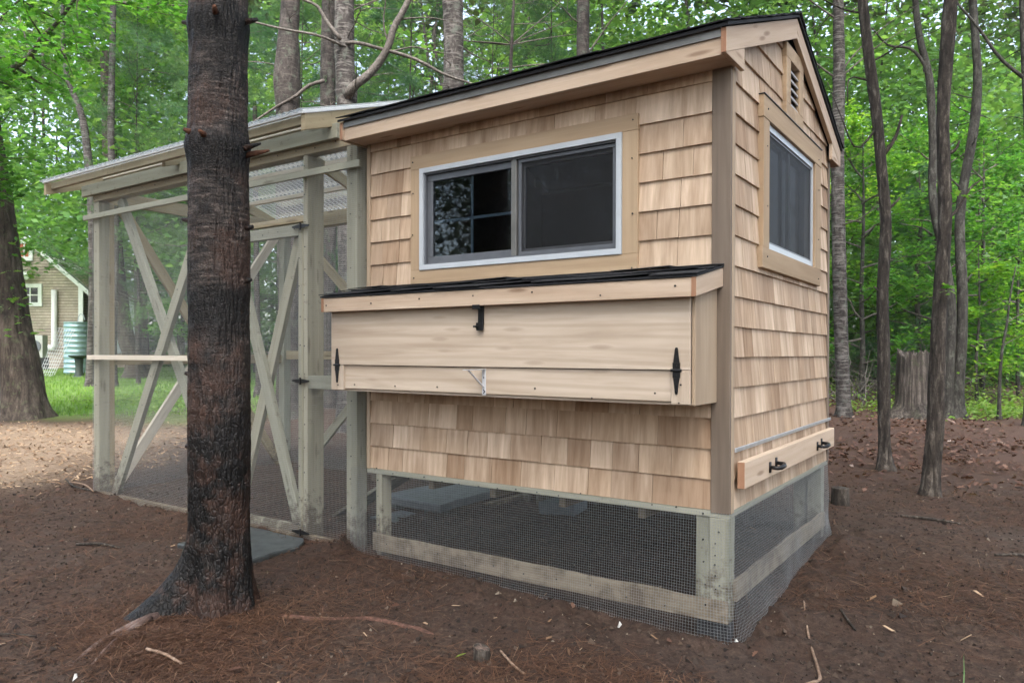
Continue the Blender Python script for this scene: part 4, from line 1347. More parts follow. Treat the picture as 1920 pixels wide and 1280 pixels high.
def limb_obj(name, parent, lists, mat, org, n=7):
    """several tapering limbs as one part: lists of [(x,y,z,r), ...]"""
    if len(lists) <= 8 and len(lists) > 1:
        return [limb_obj('limb' if name == 'limbs' else name, parent, [q], mat, org, n) for q in lists][0]
    mb = MB()
    for pts in lists:
        m = max(3, int(len(pts) * 2.5))
        q = spline(pts, m) if len(pts) > 2 else np.array(pts)
        mb.tube([tuple(v[:3] - np.array(org)) for v in q], [max(.0015, v[3]) for v in q], n)
    me = bpy.data.meshes.new(name); me.from_pydata(mb.v, [], mb.f); smooth_mesh(me); me.materials.append(mat)
    o = bpy.data.objects.new(name, me); COL.objects.link(o); o.parent = parent
    if len(lists) > 8: o['kind'] = 'stuff'
    return o


def wander(p, d, L, r, n=6, bend=.18, lift=0.0):
    """a limb that wanders off from p along d"""
    p = np.array(p, float); d = np.array(d, float); d /= np.linalg.norm(d)
    out = [(*p, r)]
    for i in range(n):
        d = d + rng.normal(0, bend, 3) + np.array((0, 0, lift)); d /= np.linalg.norm(d)
        p = p + d * L / n
        out.append((*p, r * (1 - .88 * (i + 1) / n)))
    return out


def spray_limbs(h0, h1, nl, L0, L1, lift, r0, sub=4):
    """limbs with side twigs round an upright stem at the origin; returns limbs and leafing points with directions"""
    limbs, pts, dirs = [], [], []
    for i in range(nl):
        h = h0 + (h1 - h0) * (i + rng.random()) / nl
        L = L0 + (L1 - L0) * (h - h0) / max(.01, h1 - h0)
        L *= rng.uniform(.7, 1.2)
        a = i * 2.399 + rng.normal(0, .4)
        d = np.array((math.cos(a), math.sin(a), rng.normal(lift, .15)))
        lb = wander((0, 0, h), d, L, r0 * (.5 + .5 * L / max(L0, L1)), 6, .16, .02)
        limbs.append(lb)
        for j in range(sub):
            u = rng.integers(2, 6)
            q = np.array(lb[u][:3]); dd = np.array(lb[u][:3]) - np.array(lb[u - 1][:3]); dd /= np.linalg.norm(dd)
            dd = dd + rng.normal(0, .7, 3) * np.array((1, 1, .45))
            sb_ = wander(q, dd, L * rng.uniform(.25, .5), lb[u][3] * .6, 4, .2, .02)
            limbs.append(sb_)
            for w_ in sb_[1:]: pts.append(w_[:3]); dirs.append(dd)
        for w_ in lb[3:]: pts.append(w_[:3]); dirs.append(d)
    return limbs, np.array(pts), np.array(dirs)


def oak_crown(h0, h1, nl, L0, L1, per=14, size=(.10, .16), outline=oak5, spread=.16, lift=.3, sub=4, r0=.03):
    limbs, pts, _ = spray_limbs(h0, h1, nl, L0, L1, lift, r0, sub)
    C = np.repeat(pts, per, 0); C = C + rng.normal(0, spread, C.shape) * np.array((1, 1, .55))
    N = len(C)
    V, k = leaf_cloud(C, rng.uniform(size[0], size[1], N), outline, .2, .42, .22)
    shade = np.clip(.5 + .22 * np.repeat(rng.normal(0, 1, len(pts)), per) + rng.normal(0, .13, N), 0, 1)
    return limbs, np_mesh('crown', V, k, M['oak_leaf'], shade)


def pine_crown(h0, h1, nl, L0, L1, per=7, needles=16, ln=.12, lift=.1, sub=6, r0=.02, wd=.016):
    limbs, pts, dirs = spray_limbs(h0, h1, nl, L0, L1, lift, r0, sub)
    C = np.repeat(pts, per, 0); D = np.repeat(dirs, per, 0)
    C = C + rng.normal(0, .11, C.shape) * np.array((1, 1, .5))
    D = D / np.linalg.norm(D, axis=1, keepdims=True) * .8 + rng.normal(0, .45, D.shape) + np.array((0, 0, .15))
    n0 = len(C)
    C = np.repeat(C, needles, 0); D = np.repeat(D, needles, 0) + rng.normal(0, .42, (n0 * needles, 3))
    D /= np.linalg.norm(D, axis=1, keepdims=True)
    b = np.cross(D, rng.normal(0, 1, D.shape)); b /= np.linalg.norm(b, axis=1, keepdims=True)
    V, k = shapes(C, D, b, np.cross(D, b), rng.uniform(.8, 1.2, len(C)) * ln, [(0, -wd), (1, 0), (0, wd)])
    sh = np.clip(.5 + .2 * np.repeat(rng.normal(0, 1, n0), needles) + rng.normal(0, .1, len(C)), 0, 1)
    return limbs, np_mesh('crown', V, k, M['needle'], sh)


def limb_mesh(limbs, mat, n=5):
    mb = MB()
    for q in limbs: mb.tube([v[:3] for v in q], [max(.0015, v[3]) for v in q], n, cap=False)
    me = bpy.data.meshes.new('limbs'); me.from_pydata(mb.v, [], mb.f); smooth_mesh(me); me.materials.append(mat)
    return me


def tree(name, label, pts, mat, group=None, cat='tree', **kw):
    b = pts[0]
    t = empty(name, b[:3], label, cat, group)
    if kw.get('flare') is None:
        h0 = hz(b[0], b[1])
        kw['flare'] = lambda r, A, H: r * (1 + .45 * np.clip((.30 - (H - h0)) / .38, 0, 1) ** 2 * (1 + .35 * np.cos(A * 4 + h0 * 50)))
    o, Q = trunk_obj(t, pts, mat, b[:3], **kw)
    return t, Q


def put(name, me, parent, loc, rot=0.0, sc=1.0):
    o = bpy.data.objects.new(name, me); COL.objects.link(o); o.parent = parent
    o.location = loc; o.rotation_euler = (0, 0, rot); o.scale = (sc, sc, sc)
    return o


# crowns shared by many trees
OAK_L, OAK_M = {}, {}
for i, args in enumerate(((0.8, 5.5, 17, 1.7, 1.2), (1.2, 6.5, 18, 2.0, 1.3), (0.4, 3.2, 11, 1.3, .8))):
    li, me = oak_crown(*args, per=13, sub=4)
    OAK_M[i] = me; OAK_L[i] = limb_mesh(li, M['twig'])
PIN_L, PIN_M = {}, {}
for i, args in enumerate(((1.5, 9.5, 30, 2.3, .9), (0.3, 4.5, 22, 1.7, .5), (2.5, 12, 34, 2.7, 1.0))):
    li, me = pine_crown(*args)
    PIN_M[i] = me; PIN_L[i] = limb_mesh(li, M['twig'])
HI_L, HI_M = {}, {}
li, me = oak_crown(0, 3.5, 12, 2.0, 1.3, per=12, sub=4); HI_M[0] = me; HI_L[0] = limb_mesh(li, M['twig'])
li, me = pine_crown(0, 4.5, 18, 2.2, .8, per=6, needles=12); HI_M[1] = me; HI_L[1] = limb_mesh(li, M['twig'])


def high_crown(t, Q, kind, lift=0.4, sc=1.0, rot=0.0):
    top = Q[-1]
    loc = Vector(top[:3]) - t.location
    put('limbs', HI_L[kind], t, loc + Vector((0, 0, lift - 3)), rot, sc)
    put('crown', HI_M[kind], t, loc + Vector((0, 0, lift - 3)), rot, sc)


def extend(pts, z1, taper=.6):
    """carry a stem on upward beyond the picture"""
    p = pts[-1]; q = pts[-2]
    dx = (p[0] - q[0]) / (p[2] - q[2]); dy = (p[1] - q[1]) / (p[2] - q[2])
    n = 3; out = list(pts)
    for i in range(1, n + 1):
        z = p[2] + (z1 - p[2]) * i / n
        out.append((p[0] + dx * (z - p[2]) * .5, p[1] + dy * (z - p[2]) * .5, z, p[3] * (1 - (1 - taper) * i / n)))
    return out


def ground_to(pts, dz=-.15):
    """set the foot of a stem on the ground, straight below its lowest point"""
    p = pts[0]; g = hz(p[0], p[1])
    return [(p[0], p[1], g + dz, p[3] * 1.25), (p[0], p[1], g + .25, p[3] * 1.08)] + list(pts)


# --- the near pine with wet dark bark
def near_bark():
    m, n, l, p = newmat('wet dark pine bark')
    tc = n.new('ShaderNodeTexCoord'); ob = tc.outputs['Object']
    sep = n.new('ShaderNodeSeparateXYZ'); l.new(ob, sep.inputs[0])
    mp = n.new('ShaderNodeMapping'); mp.inputs['Scale'].default_value = (26, 26, 9); l.new(ob, mp.inputs['Vector'])
    nv = noise(n, l, mp.outputs[0], 1.0, 9, .7, .4)
    mh = n.new('ShaderNodeMapping'); mh.inputs['Scale'].default_value = (9, 9, 60); l.new(ob, mh.inputs['Vector'])
    nh = noise(n, l, mh.outputs[0], 1.0, 6, .65, .3)
    nb = noise(n, l, ob, 5.0, 5, .6); nf = noise(n, l, ob, 120, 5, .7)
    up = n.new('ShaderNodeMapRange'); up.inputs['From Min'].default_value = .75; up.inputs['From Max'].default_value = 1.75; l.new(sep.outputs['Z'], up.inputs[0])
    r_low = ramp(n, [(0.44, (0.0015, 0.0014, 0.0013)), (0.55, (0.006, 0.0048, 0.0042)), (0.70, (0.036, 0.027, 0.022))]); l.new(nv.outputs[0], r_low.inputs[0])
    r_up = ramp(n, [(0.38, (0.006, 0.005, 0.0045)), (0.5, (0.038, 0.029, 0.025)), (0.68, (0.145, 0.118, 0.104))]); l.new(nh.outputs[0], r_up.inputs[0])
    c = mixc(n, l, up.outputs[0], r_low.outputs[0], r_up.outputs[0])
    rr = ramp(n, [(0.47, 0.0), (0.58, 0.7)]); l.new(nb.outputs[0], rr.inputs[0])
    c = mixc(n, l, rr.outputs[0], c, (0.058, 0.031, 0.022))
    rs = ramp(n, [(0.36, 0.85), (0.46, 0.0)]); l.new(nb.outputs[0], rs.inputs[0])
    c = mixc(n, l, rs.outputs[0], c, (0.006, 0.005, 0.005))
    # flaky plates: cracks between them
    jit = n.new('ShaderNodeMix'); jit.data_type = 'RGBA'; jit.inputs['Factor'].default_value = .03
    ns = noise(n, l, ob, 14, 4, .6); l.new(ob, jit.inputs['A']); l.new(ns.outputs['Color'], jit.inputs['B'])
    def plates(sc):
        mpp = n.new('ShaderNodeMapping'); mpp.inputs['Scale'].default_value = sc; l.new(jit.outputs['Result'], mpp.inputs['Vector'])
        vo = n.new('ShaderNodeTexVoronoi'); vo.feature = 'DISTANCE_TO_EDGE'; vo.inputs['Scale'].default_value = 1.0; l.new(mpp.outputs[0], vo.inputs['Vector'])
        vc = n.new('ShaderNodeTexVoronoi'); vc.inputs['Scale'].default_value = 1.0; l.new(mpp.outputs[0], vc.inputs['Vector'])
        return vo.outputs['Distance'], vc.outputs['Color']
    d1, c1 = plates((48, 48, 24)); d2, c2 = plates((52, 52, 95))
    dm = n.new('ShaderNodeMix'); dm.data_type = 'FLOAT'; l.new(up.outputs[0], dm.inputs[0]); l.new(d1, dm.inputs[2]); l.new(d2, dm.inputs[3])
    cm = mixc(n, l, up.outputs[0], c1, c2)
    sc_ = n.new('ShaderNodeSeparateColor'); l.new(cm, sc_.inputs[0])
    rpl = ramp(n, [(0.0, .72), (0.5, 1.0), (1.0, 1.45)]); l.new(sc_.outputs[0], rpl.inputs[0])
    c = mixc(n, l, 1.0, c, rpl.outputs[0], 'MULTIPLY')
    rck = ramp(n, [(0.0, 0.55), (0.05, 0.0)]); l.new(dm.outputs[0], rck.inputs[0])
    c = mixc(n, l, rck.outputs[0], c, (.004, .0035, .003))
    # black resin stains under the two whorls of cut branches
    for z0, z1 in ((2.12, 2.31), (2.72, 2.92), (1.36, 1.58)):
        mr = n.new('ShaderNodeMapRange'); mr.interpolation_type = 'SMOOTHSTEP'
        mr.inputs['From Min'].default_value = z0 - .06; mr.inputs['From Max'].default_value = z0 + .08; l.new(sep.outputs['Z'], mr.inputs[0])
        mr2 = n.new('ShaderNodeMapRange'); mr2.interpolation_type = 'SMOOTHSTEP'
        mr2.inputs['From Min'].default_value = z1 + .05; mr2.inputs['From Max'].default_value = z1 - .03; l.new(sep.outputs['Z'], mr2.inputs[0])
        mu = n.new('ShaderNodeMath'); mu.operation = 'MULTIPLY'; l.new(mr.outputs[0], mu.inputs[0]); l.new(mr2.outputs[0], mu.inputs[1])
        m3 = n.new('ShaderNodeMath'); m3.operation = 'MULTIPLY'; l.new(mu.outputs[0], m3.inputs[0])
        rq = ramp(n, [(0.36, 0.75), (0.5, 1.0)]); l.new(nb.outputs[0], rq.inputs[0]); l.new(rq.outputs[0], m3.inputs[1])
        c = mixc(n, l, m3.outputs[0], c, (0.0035, 0.003, 0.003))
    rf = ramp(n, [(0.3, .6), (.7, 1.4)]); l.new(nf.outputs[0], rf.inputs[0])
    c = mixc(n, l, 1.0, c, rf.outputs[0], 'MULTIPLY')
    l.new(c, p.inputs['Base Color'])
    p.inputs['Roughness'].default_value = 0.44; p.inputs['Specular IOR Level'].default_value = 0.34
    ad = n.new('ShaderNodeMath'); ad.operation = 'MULTIPLY_ADD'; ad.inputs[1].default_value = .4
    l.new(nf.outputs[0], ad.inputs[0])
    ml = n.new('ShaderNodeMix'); ml.data_type = 'FLOAT'; l.new(up.outputs[0], ml.inputs[0]); l.new(nv.outputs[0], ml.inputs[2]); l.new(nh.outputs[0], ml.inputs[3])
    mlb = n.new('ShaderNodeMath'); mlb.operation = 'MULTIPLY_ADD'; mlb.inputs[1].default_value = .38
    rcl = ramp(n, [(0.0, 0.0), (0.16, 1.0)]); l.new(dm.outputs[0], rcl.inputs[0]); l.new(rcl.outputs[0], mlb.inputs[0]); l.new(ml.outputs[0], mlb.inputs[2])
    l.new(mlb.outputs[0], ad.inputs[2])
    bu = n.new('ShaderNodeBump'); bu.inputs['Strength'].default_value = 1.0; bu.inputs['Distance'].default_value = .008
    l.new(ad.outputs[0], bu.inputs['Height']); l.new(bu.outputs[0], p.inputs['Normal'])
    return m


M['near_bark'] = near_bark()
MX, MY = -2.185, -1.105
def flare_near(r, A, H):
    t = np.clip((.50 - H) / .50, 0, 1.3)
    root = np.zeros_like(A)
    for a0, amp, wd_ in ((R(248), .34, .36), (R(20), .05, .4), (R(310), .05, .5), (R(120), .10, .5), (R(75), .06, .3)):
        da = np.abs((A - a0 + PI) % (2 * PI) - PI)
        root = np.maximum(root, amp * np.exp(-(da / wd_) ** 2))
    return r * (1 + .10 * t ** 1.5) + root * t ** 2.6
pts = [(MX, MY, -.12, 0.140), (MX, MY, .3, 0.139), (MX + .003, MY, .9, 0.140), (MX, MY, 1.4, 0.139), (MX, MY, 2.0, 0.136), (MX - .004, MY, 2.6, 0.133), (MX, MY, 3.3, 0.131), (MX, MY, 5.0, .125), (MX, MY, 9.0, .09)]
pine = empty('pine_tree', (MX, MY, 0), 'nearest pine trunk with wet black bark standing in front of the wire run', 'tree')
Pn, Qn = trunk_grid(pts[:7], nseg=240, step=.010, rough=.082, furrow=(30, 7.5), flare=flare_near, seed=3, whorls=((2.28, .13), (2.88, .13), (1.58, .03)))
me = grid_mesh('trunk', Pn - np.array((MX, MY, 0)), closed_u=True, mat=M['near_bark'])
o = bpy.data.objects.new('trunk', me); COL.objects.link(o); o.parent = pine
o, Q = trunk_obj(pine, [pts[6], (MX, MY, 4.0, .134), pts[7], pts[8]], M['near_bark'], (MX, MY, 0), nseg=40, rough=.03)
o.name = 'upper_trunk'
M['stub_red'] = bark('red stub end', (0.05, .02, .012), (.12, .05, .025), (.2, .09, .05), None, vs=(30, 30, 30))
for z, a, L, mt in ((2.37, 200, .05, 'near_bark'), (2.36, 300, .045, 'stub_red'), (2.385, 265, .03, 'stub_red'), (2.33, 20, .085, 'near_bark'), (2.305, 32, .105, 'stub_red'), (2.35, 165, .07, 'near_bark'), (2.30, 172, .09, 'stub_red'),
                    (2.87, 30, .05, 'near_bark'), (2.86, 320, .04, 'stub_red'), (2.87, 210, .04, 'near_bark'), (1.90, 205, .05, 'near_bark'), (1.86, 28, .03, 'near_bark'), (1.60, 25, .025, 'near_bark'), (1.14, 208, .03, 'near_bark'), (.78, 210, .025, 'near_bark')):
    a = R(a); d = Vector((math.cos(a), math.sin(a), .18))
    z = z - .085 if 2.2 < z < 2.5 else z
    c = Vector((MX, MY, z)) + d * .132
    obj('branch_stub', MB().tube([c, c + d * (L * .5 + .01), c + d * (L + .015)], [.017, .013, .009 if L < .08 else .006], 8), M[mt], pine, shade=True)
put('crown', HI_M[1], pine, (0, 0, 7.0), 0, 1.15); put('limbs', HI_L[1], pine, (0, 0, 7.0), 0, 1.15)
# its bare roots
M['root'] = bark('bare pine root', (0.06, .035, .028), (.17, .115, .095), (.30, .235, .205), None, vs=(8, 8, 40))
M['root_red'] = bark('scraped red root', (0.055, .03, .022), (.13, .065, .046), (.26, .15, .11), None, vs=(40, 40, 40))
def on_ground(L, dz): return [(x, y, float(hfull(np.array(x), np.array(y))) + d, r) for (x, y, d, r) in L]
limb_obj('root', pine, [on_ground([(-2.235, -1.40, .0, .04), (-2.23, -1.50, .0, .030), (-2.21, -1.60, -.004, .024), (-2.165, -1.72, -.004, .018), (-2.115, -1.83, -.008, .009)], 0),
                        on_ground([(-2.22, -1.44, .02, .02), (-2.18, -1.56, .012, .014), (-2.10, -1.69, .004, .011), (-2.02, -1.80, -.004, .006)], 0)], M['root'], (MX, MY, 0), 10)
limb_obj('root', pine, [on_ground([(-1.95, -1.05, -.03, .022), (-1.82, -.985, -.006, .018), (-1.68, -.91, -.010, .017), (-1.55, -.845, -.013, .016), (-1.44, -.80, -.006, .017), (-1.30, -.755, -.008, .017), (-1.18, -.735, -.006, .015), (-1.10, -.72, -.016, .008)], 0)], M['root_red'], (MX, MY, 0), 10)

# --- other single trees (x, y, z, radius along the stem)
T, Q = tree('oak_tree', 'big leaning oak trunk at the far left beside the shingled house', [(-13.28, 2.57, -.2, .44), (-13.28, 2.57, .1, .41), (-13.29, 2.56, .34, .365), (-13.3, 2.56, .71, .318), (-13.34, 2.53, 1.08, .300), (-13.47, 2.45, 1.82, .288), (-13.61, 2.37, 2.75, .286), (-13.7, 2.31, 3.68, .28), (-13.82, 2.23, 4.61, .272), (-13.9, 2.18, 5.22, .265), (-14.04, 2.1, 6.47, .255), (-14.21, 2.0, 8.14, .24), (-14.3, 1.95, 10., .22)],
            M['bark_big'], nseg=90, step=.05, rough=.10, furrow=(26, 1.4), seed=11,
            flare=lambda r, A, H: r * (1 + .35 * np.clip((.55 - H) / .6, 0, 1.2) ** 2 * (1 + .6 * np.cos(A * 5 + .6))))
LI = [wander((-13.75, 2.3, 4.4), (.55, -.55, .12), 4.2, .07, 8, .14, .0), wander((-13.8, 2.25, 5.2), (.7, -.25, .22), 4.6, .075, 8, .14), wander((-13.85, 2.2, 6.0), (.9, .1, .2), 4.2, .07, 8, .15),
      wander((-13.9, 2.2, 6.6), (.3, -.9, .2), 4.5, .07, 8, .14), wander((-14., 2.1, 7.3), (.8, -.4, .3), 4.6, .07, 8, .14), wander((-13.65, 2.35, 3.9), (.45, -.3, .0), 1.9, .03, 7, .16), wander((-13.8, 2.3, 5.0), (.2, -.8, .05), 3.6, .05, 8, .15),
      wander((-14., 2.1, 7.4), (.3, .5, .3), 4.0, .06, 8, .15)]
pp = []
for lb in list(LI):
    for u in range(2, len(lb)):
        for j in range(2):
            d = rng.normal(0, 1, 3) * np.array((1, 1, .5)); sbb = wander(lb[u][:3], d, rng.uniform(.6, 1.4), lb[u][3] * .5, 4, .22); LI.append(sbb); pp += [q[:3] for q in sbb[1:]]
pp = np.array(pp); C = np.repeat(pp, 20, 0) + rng.normal(0, .17, (len(pp) * 20, 3)) * np.array((1, 1, .6))
kc, kq = clearing(C[:, 0], C[:, 1]); C = C[(C[:, 2] - 1.28) / kc > .20]
V, k = leaf_cloud(C, rng.uniform(.11, .18, len(C)), oak5, .25, .4, .22)
limb_obj('limbs', T, LI, M['twig'], T.location, 6)
put('crown', np_mesh('crown', V - np.array(T.location), k, M['oak_leaf'], np.clip(rng.normal(.55, .2, len(C)), 0, 1)), T, (0, 0, 0))
sp = np.array([(-13.1, 2.4, 2.95), (-13.05, 2.45, 2.6), (-13.0, 2.4, 2.1), (-12.95, 2.42, 1.75), (-13.08, 2.4, 3.25)])
C = np.repeat(sp, 12, 0) + rng.normal(0, .12, (60, 3)); V, k = leaf_cloud(C, rng.uniform(.11, .17, 60), oak5)
put('leaf_sprays', np_mesh('leaf_sprays', V - np.array(T.location), k, M['oak_leaf'], rng.uniform(.5, 1, 60)), T, (0, 0, 0))


def dead_twigs(Q, z0, z1, n, L=(.5, 1.6), up=.15, r=.012, side=None):
    out = []
    for i in range(n):
        z = rng.uniform(z0, z1); q = Q[np.argmin(np.abs(Q[:, 2] - z))]
        a = rng.uniform(0, 2 * PI) if side is None else rng.normal(side, .7)
        lb = wander(q[:3], (math.cos(a), math.sin(a), rng.normal(up, .2)), rng.uniform(*L), r * rng.uniform(.6, 1.3), 6, .16, .01)
        out.append(lb)
        for j in range(2):
            u = rng.integers(2, 5); d = np.array(lb[u + 1][:3]) - np.array(lb[u][:3])
            out.append(wander(lb[u][:3], d / np.linalg.norm(d) + rng.normal(0, .5, 3), .3 * L[1] * rng.random() + .15, lb[u][3] * .6, 4, .2))
    return out


# pines standing behind the run and the coop
B1 = [(-9.5, 5.2, 4.34, .214), (-9.52, 5.2, 5.55, .205), (-9.54, 5.2, 6.1, .225), (-9.53, 5.21, 6.45, .20), (-9.52, 5.21, 6.75, .175), (-9.5, 5.23, 7.13, .163), (-9.49, 5.25, 7.97, .155)]
T, Q = tree('pine_tree', 'grey pine with a swollen trunk behind the left part of the run roof', extend(ground_to(B1), 12), M['bark_grey'], nseg=36, rough=.05, seed=21)
limb_obj('limbs', T, [[(-8.84, 5.43, 5.93, .032), (-9.05, 5.28, 5.85, .032), (-9.24, 5.15, 5.67, .027), (-9.51, 4.97, 5.49, .023), (-9.88, 4.71, 5.19, .014)]] + dead_twigs(Q, 4.5, 8, 12), M['twig'], T.location, 6)
high_crown(T, Q, 1, 2)
B3 = [(-7.15, 4.39, 3.87, .165), (-7.17, 4.38, 5.05, .149), (-7.2, 4.37, 5.53, .142), (-7.21, 4.37, 6.47, .138), (-7.22, 4.37, 7.1, .13)]
T, Q = tree('pine_tree', 'pale banded pine with one thick limb curving up to the right above the run roof', extend(ground_to(B3), 12), M['bark_pale'], nseg=40, rough=.035, seed=5, whorls=((5.12, .12), (5.72, .09), (6.05, .07)))
limb_obj('limbs', T, [[(-7.1, 4.33, 5.0, .085), (-6.96, 4.29, 5.1, .07), (-6.76, 4.42, 5.29, .062), (-6.62, 4.53, 5.51, .058), (-6.53, 4.59, 5.7, .054), (-6.46, 4.64, 5.99, .05), (-6.36, 4.71, 6.2, .046), (-6.29, 4.76, 6.38, .043), (-6.1, 4.85, 6.9, .034), (-5.9, 5.0, 7.8, .02)],
                      [(-7.1, 4.19, 5.8, .03), (-7.29, 4.07, 6.1, .027), (-7.38, 4.01, 6.28, .023), (-7.54, 3.9, 6.37, .019), (-7.73, 3.77, 6.47, .010)],
                      [(-7.1, 4.3, 5.78, .03), (-6.94, 4.31, 5.76, .027), (-6.63, 4.52, 5.67, .027), (-6.19, 4.82, 5.51, .025), (-5.88, 5.03, 5.31, .020), (-5.43, 5.34, 5.11, .015), (-5.18, 5.51, 4.91, .008)],
                      [(-7.1, 4.3, 5.72, .022), (-7.2, 4.0, 5.78, .019), (-7.72, 3.65, 5.91, .017), (-8.09, 3.4, 6.02, .013), (-8.4, 3.18, 6.13, .007)],
                      wander((-6.53, 4.6, 5.75), (-.3, .1, 1), 1.1, .016, 6, .15), wander((-6.62, 4.55, 5.6), (.6, .5, .3), 1.4, .014, 6, .15), wander((-6.4, 4.7, 6.1), (.7, .5, -.05), 1.3, .013, 6, .15)]
         + dead_twigs(Q, 4.4, 7, 12), M['twig'], T.location, 7)
high_crown(T, Q, 1, 2, 1.0, 1.0)
B2 = [(-10.47, 6.97, 5.14, .161), (-10.49, 6.97, 6.75, .15), (-10.49, 6.99, 8.36, .134), (-10.49, 7.0, 9.43, .129)]
T, Q = tree('pine_tree', 'slim dark pine half hidden left behind the pale banded pine', extend(ground_to(B2), 14), M['bark_grey'], nseg=30, rough=.05, seed=8)
limb_obj('limbs', T, dead_twigs(Q, 4.4, 9, 12), M['twig'], T.location, 6); high_crown(T, Q, 1, 2, 1.1, 2.0)
B4 = [(-6.5, 6.05, 4.37, .18), (-6.51, 6.06, 5.49, .167), (-6.51, 6.06, 6.17, .159), (-6.53, 6.06, 6.95, .159), (-6.54, 6.06, 7.63, .15)]
T, Q = tree('pine_tree', 'straight lichen grey pine rising where the run roof meets the coop roof', extend(ground_to(B4), 13), M['bark_pale'], nseg=40, rough=.03, seed=31, whorls=((5.55, .14), (6.85, .14)))
limb_obj('limbs', T, dead_twigs(Q, 5.2, 7.6, 12), M['twig'], T.location, 6); high_crown(T, Q, 1, 2, 1.0, 3.0)
B5 = [(-5.77, 8.99, 4.89, .13), (-5.78, 9.0, 6.89, .12), (-5.78, 9.01, 7.89, .115), (-5.79, 9.01, 8.7, .11)]
T, Q = tree('pine_tree', 'slender dark pine with bare forked branches above the middle of the coop roof', extend(ground_to(B5), 13), M['bark_grey'], nseg=30, rough=.03, seed=41, whorls=((6.75, .1), (8.0, .12)))
limb_obj('limbs', T, [wander((-5.78, 9, 7.95), (.85, .5, .55), 2.0, .02, 6, .08), wander((-5.78, 9, 7.95), (-.8, -.4, .6), 2.0, .018, 6, .08), wander((-5.78, 9, 6.75), (.6, .4, 1.2), 2.6, .018, 6, .08), wander((-5.78, 9, 6.75), (-1, -.5, -.1), 2.2, .018, 6, .1)] + dead_twigs(Q, 5.2, 8.6, 8), M['twig'], T.location, 6)
high_crown(T, Q, 1, 2, 1.0, 4.0)
S1 = [(-6.9, 8.21, 4.89, .04), (-6.9, 8.23, 6.39, .035), (-6.88, 8.25, 7.19, .03), (-6.85, 8.27, 7.89, .025), (-6.83, 8.29, 8.49, .02)]
T, Q = tree('pine_sapling', 'thin pine sapling with spoke like branches seen above the coop roof', extend(ground_to(S1), 9.5), M['bark_grey'], nseg=14, step=.12, rough=.03, seed=51)
limb_obj('limbs', T, [wander((-6.88, 8.25, 7.05), (math.cos(a) , math.sin(a), u), 1.9, .014, 6, .07) for a, u in ((.6, .9), (.7, .5), (-2.4, .8), (-2.5, .25), (.65, .15), (3.6, .1))] + dead_twigs(Q, 5, 8, 7, (.5, 1.5), .3, .008), M['twig'], T.location, 5)

# stems on the right
A1 = [(-1.56, 10.99, -.05, .15), (-1.56, 10.99, .17, .133), (-1.58, 10.98, .72, .119), (-1.63, 10.96, 2.25, .117), (-1.66, 10.95, 3.39, .114), (-1.68, 10.95, 4.62, .108), (-1.67, 10.97, 6.43, .1), (-1.69, 10.96, 7.57, .09), (-1.71, 10.96, 8.33, .086)]
T, Q = tree('pine_tree', 'straight dark pine trunk right behind the gable corner of the coop', extend(A1, 12), M['bark_pale'], nseg=40, rough=.03, seed=61, whorls=((6.2, .14), (2.9, .08), (4.6, .06)))
limb_obj('limbs', T, [wander((-1.68, 10.96, 6.15), (.8, .5, .75), 1.8, .02, 6, .08), wander((-1.68, 10.96, 6.15), (.6, .3, 1.3), 2.2, .018, 6, .08), wander((-1.68, 10.96, 6.15), (-.8, -.6, .8), 2.4, .018, 6, .08), wander((-1.68, 10.96, 7.2), (-.8, -.6, .7), 2.2, .018, 6, .08), wander((-1.68, 10.96, 7.2), (.8, .6, .6), 1.8, .018, 6, .08)] + dead_twigs(Q, 3, 8, 8), M['twig'], T.location, 6)
high_crown(T, Q, 1, 2, 1.0, .7)
A2 = [(-.09, 5.26, -.05, .095), (-.09, 5.26, .07, .083), (-.10, 5.26, .2, .068), (-.11, 5.25, .81, .061), (-.12, 5.26, 1.32, .058), (-.13, 5.25, 1.84, .055), (-.11, 5.27, 2.73, .055), (-.15, 5.25, 3.23, .05), (-.19, 5.23, 3.73, .05), (-.23, 5.2, 4.08, .05), (-.28, 5.17, 4.51, .047), (-.32, 5.15, 4.95, .047), (-.35, 5.14, 5.39, .042)]
T, Q = tree('oak_tree', 'slim curved oak stem nearest the coop on its right side', extend(A2, 8), M['bark_oak'], nseg=48, step=.03, rough=.10, furrow=(18, 7), seed=71, nodes=.06)
limb_obj('limbs', T, [[(-.15, 5.25, 3.3, .022), (-.03, 5.3, 3.5, .018), (.03, 5.34, 3.74, .012)], [(-.12, 5.25, 2.72, .018), (.02, 5.3, 2.88, .010)], [(-.11, 5.26, 1.85, .014), (-.2, 5.18, 1.97, .008)], [(-.2, 5.22, 3.6, .015), (-.35, 5.1, 3.4, .01), (-.5, 5.0, 3.75, .006), (-.62, 4.95, 4.1, .004)],
                      wander((-.3, 5.15, 4.8), (-.8, -.5, .15), 1.0, .012, 6, .2), [(-.24, 5.2, 4.1, .012), (-.42, 5.08, 4.14, .008), (-.44, 5.06, 3.85, .005)], wander((-.25, 5.2, 4.3), (.7, .5, .6), .8, .011, 6, .2)], M['bark_oak'], T.location, 7)
high_crown(T, Q, 0, 2, .8)
A3 = [(.43, 3.98, -.05, .088), (.43, 3.98, .04, .08), (.44, 3.99, .32, .069), (.46, 4.01, .6, .066), (.47, 4.02, 1.03, .062), (.48, 4.03, 1.46, .06), (.49, 4.04, 1.75, .058), (.52, 4.07, 2.48, .053), (.51, 4.06, 2.88, .05), (.5, 4.06, 3.31, .05), (.51, 4.07, 3.6, .05), (.53, 4.08, 3.95, .053), (.55, 4.1, 4.31, .05), (.57, 4.12, 4.67, .046)]
